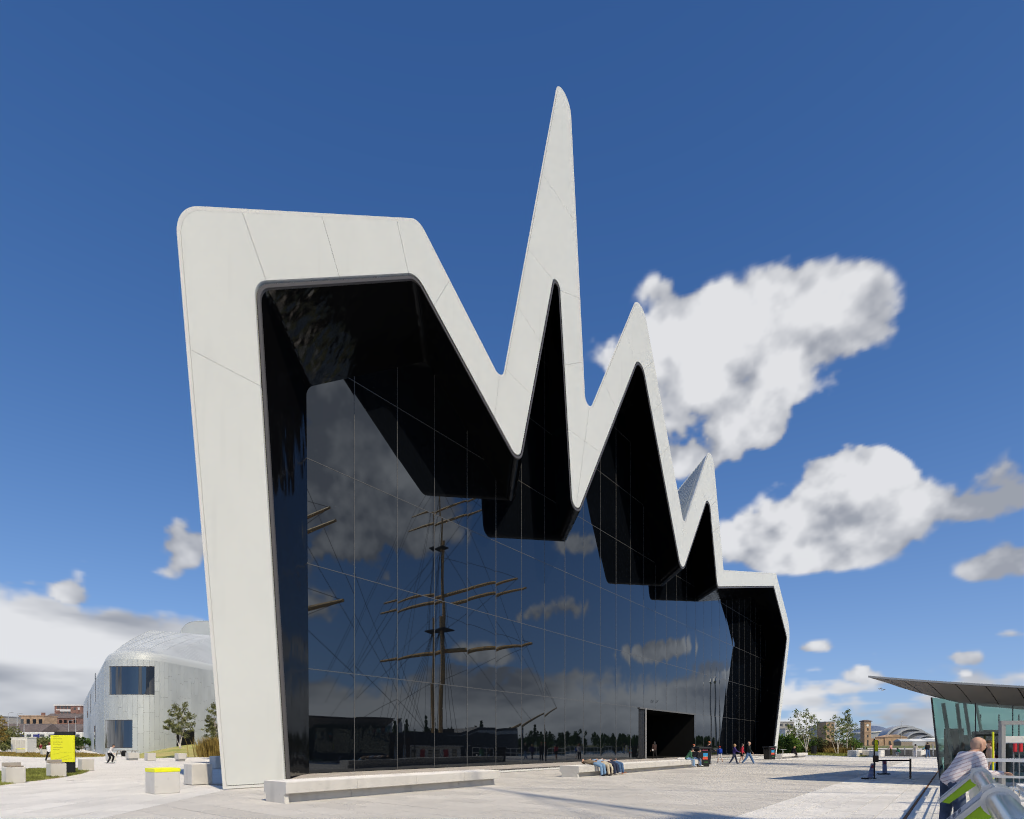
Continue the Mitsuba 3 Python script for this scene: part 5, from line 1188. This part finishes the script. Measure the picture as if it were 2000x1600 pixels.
g = G(); g.tube([p, p + UP*.8], .05, 8); part(key, 'leg', g, 'white_paint'); g = G(); g.cbox(p + UP*.83, A(.8, 0, 0), A(0, .6, 0), UP*.06, .01); part(key, 'top', g, 'white_paint')
def bollard(u, v, label, h=1.15):
    p = gp(u, v); key = thing('rail_post', label, 'post', 'pale rail posts at the water'); g = G(); g.tube([p, p + UP*h*.85, p + UP*h + A(-.15, -.1, 0)], [.07, .07, .05], 8); part(key, 'post', g, 'steel_satin')
bollard(1664.5, 1473.5, 'pale bent post on the grass edge left of the white cubes'); bollard(1689, 1471, 'pale bent post behind the row of four white cubes'); bollard(1767, 1475, 'pale post right of the crouching person in green'); bollard(1822.5, 1476, 'pale post at the water right of the person in the dark jacket', 1.6)

# far bank across the small river
fb = Polygon([(246, -60), (246, 30), (300, 90), (700, 420), (3000, 2500), (4000, -300), (500, -260)])
g = G(); g.poly(fb, W(0, 0, -3.0), D, N, UP*2.75); structure('far_bank', g, 'earth')
g = G()
for i in range(11):
    q = G(); q.wbox(245.4, 246.2, -60+8.2*i, -60+8.2*i+8.1, -2.9, -.28 - .08*(i % 3)); solo('quay_wall_block', q, 'stone_quay', f'dark stone quay wall section across the water, {words[i]} from the right end', 'wall', 'dark stone quay wall sections across the water')
g = G(); g.poly(Polygon([(246.1, -60), (246.1, 30), (330, 110), (330, -60)]), W(0, 0, -.252), D, N, UP*.1); structure('far_quay', g, 'concrete_grey')
tw = thing('clock_tower', 'brown brick clock tower with an overhanging flat cap across the water', 'tower'); Yt = 330
p = at(1690.7, 1456.5, Yt); dx = A(1, 0, 0)
g = G(); g.box(p + UP*7.2, A(3.9, 0, 0), A(0, 3.9, 0), UP*14.4); part(tw, 'shaft', g, 'brick_tan')
g = G(); g.box(p + UP*13.0, A(4.3, 0, 0), A(0, 4.3, 0), UP*.35); g.box(p + UP*8.2, A(4.15, 0, 0), A(0, 4.15, 0), UP*.3); part(tw, 'string_courses', g, 'brick_tan', kind='stuff')
g = G(); g.hull([p + A(x*2.45, y*2.45, 14.2) for x in (-1, 1) for y in (-1, 1)] + [p + A(x*2.45, y*2.45, 14.6) for x in (-1, 1) for y in (-1, 1)] + [p + A(x*.9, y*.9, 15.3) for x in (-1, 1) for y in (-1, 1)]); part(tw, 'cap_roof', g, 'slate')
g = G(); g.tube([p + A(-.1, -1.95, 12.0), p + A(-.1, -2.05, 12.0)], .7, 20); part(tw, 'clock_face', g, 'white_paint')
for z, hh in ((9.6, 1.6), (5.6, 1.7), (1.7, 3.2)): g = G(); g.box(p + A(0, -1.96, z), A(.9, 0, 0), A(0, .12, 0), UP*hh); part(tw, 'window', g, 'frame_dark')
key = thing('pump_house', 'low brown brick hall with arched windows and a shallow pediment beside the clock tower', 'building')
p = at(1724, 1456.5, 335); g = G(); g.box(p + A(-6, 0, 2.0), A(8.0, 0, 0), A(0, 8, 0), UP*4.4); part(key, 'low_wing', g, 'brick_tan'); g = G(); g.box(p + A(5.0, 0, 2.5), A(13.5, 0, 0), A(0, 9, 0), UP*5.0); part(key, 'hall', g, 'brick_tan')
g = G(); g.hull([p + A(5+x*7, y*4.8, 5.0) for x in (-1, 1) for y in (-1, 1)] + [p + A(5, y*4.8, 6.6) for y in (-1, 1)]); part(key, 'roof', g, 'brick_tan')
for x in (-8.5, -5.5, 1.2, 4.8, 8.4): g = G(); g.poly(Polygon([(-.6, 0), (.6, 0), (.6, 1.6), (.35, 2.1), (0, 2.3), (-.35, 2.1), (-.6, 1.6)]), p + A(x, -4.6 if x > 0 else -4.1, .6), dx, UP, A(0, -.1, 0)); part(key, 'window', g, 'frame_dark')
# round arena with a shallow dome
key = thing('round_arena', 'low round arena with a blue grey domed roof and white rim behind the clock tower', 'building'); p = at(1699, 1455, 640)
mat('arena_blue', (.12, .16, .25), .5); mat('arena_side', (.42, .44, .48), .5)
g = G(); k_ = 40; an = np.arange(k_)*2*np.pi/k_
ring = lambda r, z, tilt=0: [p + A(math.cos(a)*r, math.sin(a)*r*.6, z + tilt*math.cos(a)) for a in an]
g.strip([ring(22*f, 15.5 + 6.5*(1-f*f), 1.6*f) for f in (1, .8, .6, .4, .2, .01)], closed=True); part(key, 'dome', g, 'arena_blue', smooth=True)
g = G(); g.strip([ring(23.0, 14.2, 1.7), ring(23.2, 15.4, 1.7), ring(21.5, 15.6, 1.6)], closed=True); part(key, 'rim', g, 'white_paint')
g = G(); g.strip([ring(18.5, 0), ring(21, 14.3, 1.6)], closed=True); part(key, 'wall', g, 'arena_side')
# shell roofed hall: nested arched shells
key = thing('shell_hall', 'silver concert hall of nested arched shells just left of the glass pavilion', 'building'); p = at(1812, 1455, 520)
mat('shell_silver', (.42, .44, .47), .4, metal=.3); mat('shell_dark', (.06, .065, .08), .6)
for i, (w, h, y) in enumerate(((21, 20, 30), (18.5, 17.4, 22), (15, 13.6, 14), (11, 9.6, 6), (6.5, 6.0, -1))):
    th = np.linspace(0, np.pi, 22)
    def arch(f, dy): return [p + A(math.cos(a)*w*f + 1.5*i, y+dy, max(0, math.sin(a)**.85*h*f) - .5) for a in th]
    g = G(); g.strip([arch(1, 0), arch(.97, 13)]); part(key, 'shell', g, 'shell_silver', smooth=40)
    g = G(); g.strip([arch(1, 0), arch(.90, .3)]); part(key, 'shell_edge', g, 'shell_silver' if i % 2 else 'shell_silver')
    g = G(); g.strip([arch(.90, .3), arch(.86, 6)]); g.strip([arch(.89, 2), [p + A(1.5*i, y+2, 1)]*22]); part(key, 'shell_inside', g, 'shell_dark', kind='stuff')
g = G(); g.box(p + A(-5, -14, 2.6), A(20, 0, 0), A(0, 10, 0), UP*5.2); part(key, 'low_hall', g, 'arena_side'); g = G(); g.hull([p + A(-5+x*10.5, -14+y*5.5, 5.0) for x in (-1, 1) for y in (-1, 1)] + [p + A(-5+x*6, -14+y*2, 6.3) for x in (-1, 1) for y in (-1, 1)]); part(key, 'low_roof', g, 'white_paint')
# trees, sheds and blocks of the far bank
for i in range(9):
    shrub(at(1719 + 6.6*i, 1455, 420 + 6*(i % 3)), 5.4, 6.8 + 1.8*math.sin(i*2.1), f'dark round tree on the far bank, {words[i]} from the left of the row', 90+i, 'leaf_dark', 420, .55, group='round trees on the far bank', name='round_tree'); labels[list(labels)[-1]].pop('x', None)
for (u, w, h, Y, m, lab, nw, fl) in ((1528, 9, 13.5, 330, 'concrete_grey', 'grey office block just right of the white front', 3, 4), (1536, 6, 9, 315, 'render_white', 'small white block in front of the grey office block', 2, 3), (1549, 12, 7, 380, 'arena_side', 'low pale office building behind the shrubs', 4, 2),
    (1602, 11, 13.5, 400, 'far_glass', 'glassy office block with pale bands between the birch trees', 3, 5), (1612.5, 5, 13.5, 330, 'brick_tan', 'brown tower block between the two groups of birch trees', 2, 4), (1744, 9, 11.5, 720, 'brick_tan', 'far brown block on the skyline right of the arena', 3, 2), (1766, 16, 15, 760, 'arena_side', 'far pale stepped building on the skyline left of the shell hall', 4, 2)):
    pitched('office_block', lab, at(u, 1456, Y), w, 10, h, 0, m, 'grey_paint', nwin=nw, floors=fl)
key = thing('bridge', 'slim white bridge with a curved arch behind the birch trees', 'bridge'); q0, q1 = at(1615, 1437, 400), at(1655, 1421, 400)
g = G(); g.tube([q0, (q0+q1)/2 + UP*2.2, q1 + UP*1.0, at(1664, 1428, 400)], 1.0, 8); part(key, 'arch', g, 'white_paint'); g = G(); g.box(at(1630, 1452, 400), A(40, 0, 0), A(0, 4, 0), UP*1.0); part(key, 'deck', g, 'white_paint')
for u in (1622, 1640, 1655): g = G(); g.box(at(u, 1455, 400), A(.6, 0, 0), A(0, .6, 0), UP*3); part(key, 'pier', g, 'white_paint')
for i in range(3):
    p = at(1765+22*i, 1456, 300); key = thing('low_shed', ['low pale roofed shed on the far bank below the round trees', 'low shed with a white tent roof on the far bank', 'low shed on the far bank under the shell hall'][i], 'shed')
    g = G(); g.box(p + UP*1.0, A(7, 0, 0), A(0, 6, 0), UP*2.4); part(key, 'wall', g, 'timber' if i != 1 else 'arena_side'); g = G(); g.hull([p + A(x*3.8, y*3.3, 2.1) for x in (-1, 1) for y in (-1, 1)] + [p + A(x*3.3, 0, 3.5) for x in (-1, 1)]); part(key, 'roof', g, 'white_paint' if i == 1 else 'zinc_roof')
lamp_post(at(1760, 1455, 330), 14.0, 'tall thin lamp post on the far bank left of the shell hall', arm=.6, r=.16)
g = G(); rs_ = np.random.default_rng(9); H_ = []
for i, u in enumerate(np.linspace(-1400, 3300, 90)):
    H_.append([at(u, 1455, 2600), at(u, 1455 - 4 - 5*meshkit.noise(A(i*.23, 0, 0)[None])[0], 2700), at(u, 1455 - 3, 3200)])
g.strip(H_); structure('hills', g, 'hill_green', smooth=True)

for i, (u, v) in enumerate(((1718.5, 1346), (1724.5, 1348.5))):
    p = at(u, v, 70); g = G(); g.tube([p + A(-.16, 0, 0), p, p + A(.16, .05, .02)], [.02, .06, .015], 6); key = thing('gull', ['gull gliding in the sky left of the pavilion roof tip, upper one', 'gull gliding in the sky left of the pavilion roof tip, lower one'][i], 'bird', 'gulls over the plaza'); part(key, 'body', g, 'white_paint')
    for q in (-1, 1): g = G(); g.hull([p + A(.05, 0, .02), p + A(-.05, 0, .02), p + A(.02*q, 0, .14) + A(0, .25*q, 0), p + A(.1, .42*q, .04), p + A(.06, .42*q, .045), p + A(0, 0, .05)]); part(key, 'wing', g, 'grey_paint')

# ------------------------------------------------------------------ south side, behind the camera: quay, tall ship, far wood (seen in the glass)
sb = Polygon([(-900, -130), (900, -130), (2500, -900), (2500, -4000), (-2500, -4000), (-2500, -300)])
g = G(); g.poly(sb, W(0, 0, -3.0), D, N, UP*3.2); structure('south_bank', g, 'earth')
rs = np.random.default_rng(77); g = G()
for i in range(330):
    s, t = rs.uniform(-240, 620), -135 - rs.uniform(0, 30); h = rs.uniform(5, 10); c = W(s, t, 0)
    leaf_cloud(g, [c + A(rs.normal()*1.4, rs.normal()*1.4, h*f) for f in (.3, .5, .7, .9)], [2.6, 3.0, 2.6, 1.6], 150, .8, rs)
solo('far_wood', g, 'leaf_dark', 'dark wood along the south bank, mirrored low in the glass', 'trees', kind='stuff')
for i in range(10):
    s = 20+26*i+rs.uniform(-6, 6); pos = W(s, -140, 0); q = G(); h = rs.uniform(12, 17)
    key = thing('poplar', f'slim dark poplar above the mirrored south bank wood, {words[i]} along the river', 'tree', 'poplars above the south bank wood')
    leaf_cloud(q, [pos + UP*h*f for f in (.3, .45, .6, .75, .9)], [1.5, 1.7, 1.6, 1.3, .8], 380, .6, rs); part(key, 'crown', q, 'leaf_dark'); q = G(); q.tube([pos, pos + UP*h*.5], .2, 6); part(key, 'trunk', q, 'bark')
H_ = []
for i, s in enumerate(np.linspace(-2500, 2500, 60)): H_.append([W(s, -1500, 0), W(s, -1700, 34 + 26*meshkit.noise(A(i*.21, 3, 0)[None])[0]), W(s, -2100, 30)])
g = G(); g.strip(H_); structure('south_hills', g, 'hill_green', smooth=True)
# quay railing along the plaza edge beyond the pavilion, white, reflected
qr = thing('quay_fence', 'white tubular fence along the quay edge, mirrored low in the glass', 'fence')
for z in (.45, 1.08):
    for s0, s1 in ((-60, 1.5), (50, 87)): g = G(); g.tube([W(s0, QUAY+.15, z), W(s1, QUAY+.15, z)], .035, 6); part(qr, 'rail', g, 'white_paint')
for s in list(np.arange(-60, 2, 1.6)) + list(np.arange(50, 87, 1.6)): g = G(); g.tube([W(s, QUAY+.15, 0), W(s, QUAY+.15, 1.1)], .03, 6); part(qr, 'post', g, 'white_paint')
# the ship: hull, three masts with yards and rigging, alongside the quay
ship = thing('tall_ship', 'three masted sailing ship with wooden yards moored along the quay, mirrored in the glass', 'ship')
K = 1.2; mv = A(-.1305*99.4, 99.4, 0); tm = (mv - W(0, TG)) @ N; fore = mv - 2*tm*N      # foremast, from its mirror image
fs, ft = st(fore); SP = 27.0*1.09*K; Q = lambda x, y, z: W(fs+x*K, ft+y*K, z*K-1.0)
YD = unit(A(-.706, .7075, 0))
secs = []
for x in np.linspace(-66, 19, 24):
    f = (x+66)/85; w = 5.6*min(1, (1-f)*3.2+.02)**.55*min(1, f*4+.35)**.6; sheer = 1.1*(2*f-1)**2 + (.6 if f > .8 else 0)
    secs.append([Q(x, y*w, z) for y, z in ((-1.0, 3.6+sheer), (-1.02, 2.0), (-.98, .2), (-.7, -1.8), (0, -2.55), (.7, -1.8), (.98, .2), (1.02, 2.0), (1.0, 3.6+sheer))])
mat('hull_black', (.012, .012, .014), .45); mat('hull_band', (.6, .58, .52), .5)
g = G(); g.strip(secs); part(ship, 'hull', g, 'hull_black', smooth=40)
g = G(); g.strip([[r[0]*.98+r[8]*.02 - UP*.9, r[8]*.98+r[0]*.02 - UP*.9] for r in secs]); part(ship, 'deck', g, 'timber')
g = G(); g.strip([[r[0] + N*-.03 - UP*.5, r[0] + N*-.03 - UP*1.2] for r in secs]); g.strip([[r[8] + N*.03 - UP*.5, r[8] + N*.03 - UP*1.2] for r in secs]); part(ship, 'white_band', g, 'hull_band', kind='stuff')
g = G(); g.tube([Q(16, 0, 4.6), Q(31, 0, 9.0)], [.34, .13], 10); part(ship, 'bowsprit', g, 'yard_wood')
for s0, L, hh in ((-14, 7, 2.4), (-44, 12, 2.6), (9, 6, 2.0)): g = G(); g.box(Q(s0, 0, 2.8+hh/2), D*L*K, N*4.8*K, UP*hh*K); part(ship, 'deck_house', g, 'white_paint')
for i in range(4): g = G(); g.box(Q(-17.5+1.7*i, 2.42, 3.9), D*.9, N*.08*K, UP*1.9); part(ship, 'deck_house_door', g, 'red_panel')
rig = G()
for m_, (x, h, yards) in enumerate(((0, 41, True), (-SP/K, 43, True), (-SP*1.95/K, 34, False))):
    b = Q(x, 0, 2.5); h *= K
    g = G(); g.tube([b, b + UP*h*.45], [.5, .42], 12); part(ship, 'lower_mast', g, 'yard_wood'); g = G(); g.tube([b + UP*h*.40 + D*.6, b + UP*h*.74 + D*.6], [.34, .24], 10); part(ship, 'topmast', g, 'yard_wood'); g = G(); g.tube([b + UP*h*.70, b + UP*h], [.2, .08], 8); part(ship, 'topgallant_mast', g, 'yard_wood')
    g = G(); g.box(b + UP*h*.40, D*2.6*K, N*3.4*K, UP*.2); part(ship, 'mast_top', g, 'black_paint'); g = G(); g.box(b + UP*h*.71, D*1.4*K, N*2.0*K, UP*.16); part(ship, 'crosstrees', g, 'black_paint')
    if yards:
        for zv, L, r, o in ((13.75, 28.6, .34, 1.2), (21.4, 27.5, .29, 1.0), (22.9, 25.5, .27, 1.0), (33.6, 15.5, .2, .4), (35.6, 13.5, .17, .4)):
            z = zv*K; L *= K; r *= K*.95
            c = A(b[0], b[1], EYE + z) + D*.8 + YD*o*K; g = G(); g.tube([c - YD*L/2, c - YD*L/4, c, c + YD*L/4, c + YD*L/2], [r*.5, r*.9, r, r*.9, r*.5], 10); part(ship, 'yard', g, 'yard_wood')
            for q in (-1, 1):
                if zv != 21.4: rig.tube([c + YD*q*L/2, A(b[0], b[1], min(z+8, h+1))], .03, 4); rig.tube([c + YD*q*L/2, A(b[0], b[1], z*.3) - D*SP*.6 + N*q*3], .03, 4)
    for q in (-1, 1):
        for k_ in range(5):
            rig.tube([Q(x-1.2-1.2*k_, q*5.4, 3.9), b + UP*h*.41 + N*q*.3], .035, 4)
            if k_ < 3: rig.tube([b + UP*h*.40 + N*q*1.9 - D*.5*k_, b + UP*h*.72], .03, 4)
            if k_ < 2: rig.tube([Q(x-6-1.6*k_, q*5.4, 3.9), b + UP*h*.9], .028, 4)
    for z in (.41, .72, .95):
        end = (Q(31, 0, 9.0) if z > .5 else Q(23, 0, 6.6)) if m_ == 0 else Q(x+SP/K*.92, 0, 4.0); rig.tube([b + UP*h*z, end], .045, 4)
part(ship, 'rigging', rig, 'rope', kind='stuff')
# small white pleasure boat between ship and quay
bt = thing('pleasure_boat', 'small white boat with red doors on its deckhouse, mirrored low in the glass', 'boat'); bs, bt_ = fs-20, QUAY-6.0
sec = []
for x in np.linspace(-9, 9, 13): w = 1.9*max(.04, 1-(abs(x)/9)**3); sec.append([W(bs+x, bt_-w, -.9), W(bs+x, bt_-w*.7, -2.6), W(bs+x, bt_+w*.7, -2.6), W(bs+x, bt_+w, -.9)])
g = G(); g.strip(sec); part(bt, 'hull', g, 'hull_black', smooth=40); g = G(); g.wbox(bs-6, bs+4.5, bt_-1.3, bt_+1.3, -1.0, 1.3); part(bt, 'deckhouse', g, 'white_paint'); g = G(); g.wbox(bs-6.5, bs+5, bt_-1.6, bt_+1.6, 1.3, 1.42); part(bt, 'roof', g, 'render_white')
for i in range(5): g = G(); g.wbox(bs-5+1.9*i, bs-4+1.9*i, bt_+1.29, bt_+1.34, -.7, .9); part(bt, 'door', g, 'red_panel' if i % 2 else 'window_glass')

def mirrored(u, v, Yv):                   # where a thing stands that the glass shows at this pixel, at this optical distance
    p = at(u, v, Yv); t = (p - W(0, TG)) @ N; return p - 2*t*N
q = mirrored(1396, 1455, 430); key = thing('observation_tower', 'slender tower with a small cabin on top, mirrored in the right part of the glass', 'tower')
g = G(); g.tube([q, q + UP*48], [2.0, 1.2], 10); part(key, 'shaft', g, 'grey_paint'); g = G(); g.tube([q + UP*47.5, q + UP*49, q + UP*52], [1.5, 2.6, 1.4], 12); part(key, 'cabin', g, 'steel_satin'); g = G(); g.tube([q + UP*52, q + UP*60], .25, 6); part(key, 'mast', g, 'grey_paint')
q = mirrored(1428, 1455, 300); lamp_post(q, 31.0, 'tall thin mast mirrored at the right end of the glass', r=.3)
for i, (u, h) in enumerate(((1441, 12), (1452, 15))):
    q = mirrored(u, 1455, 330); pitched('office_tower', ['lower bluish office tower mirrored at the right end of the glass', 'higher bluish office tower mirrored at the right end of the glass'][i], q*A(1, 1, 0), 6, 6, h, 0, 'far_glass', 'grey_paint', nwin=0)
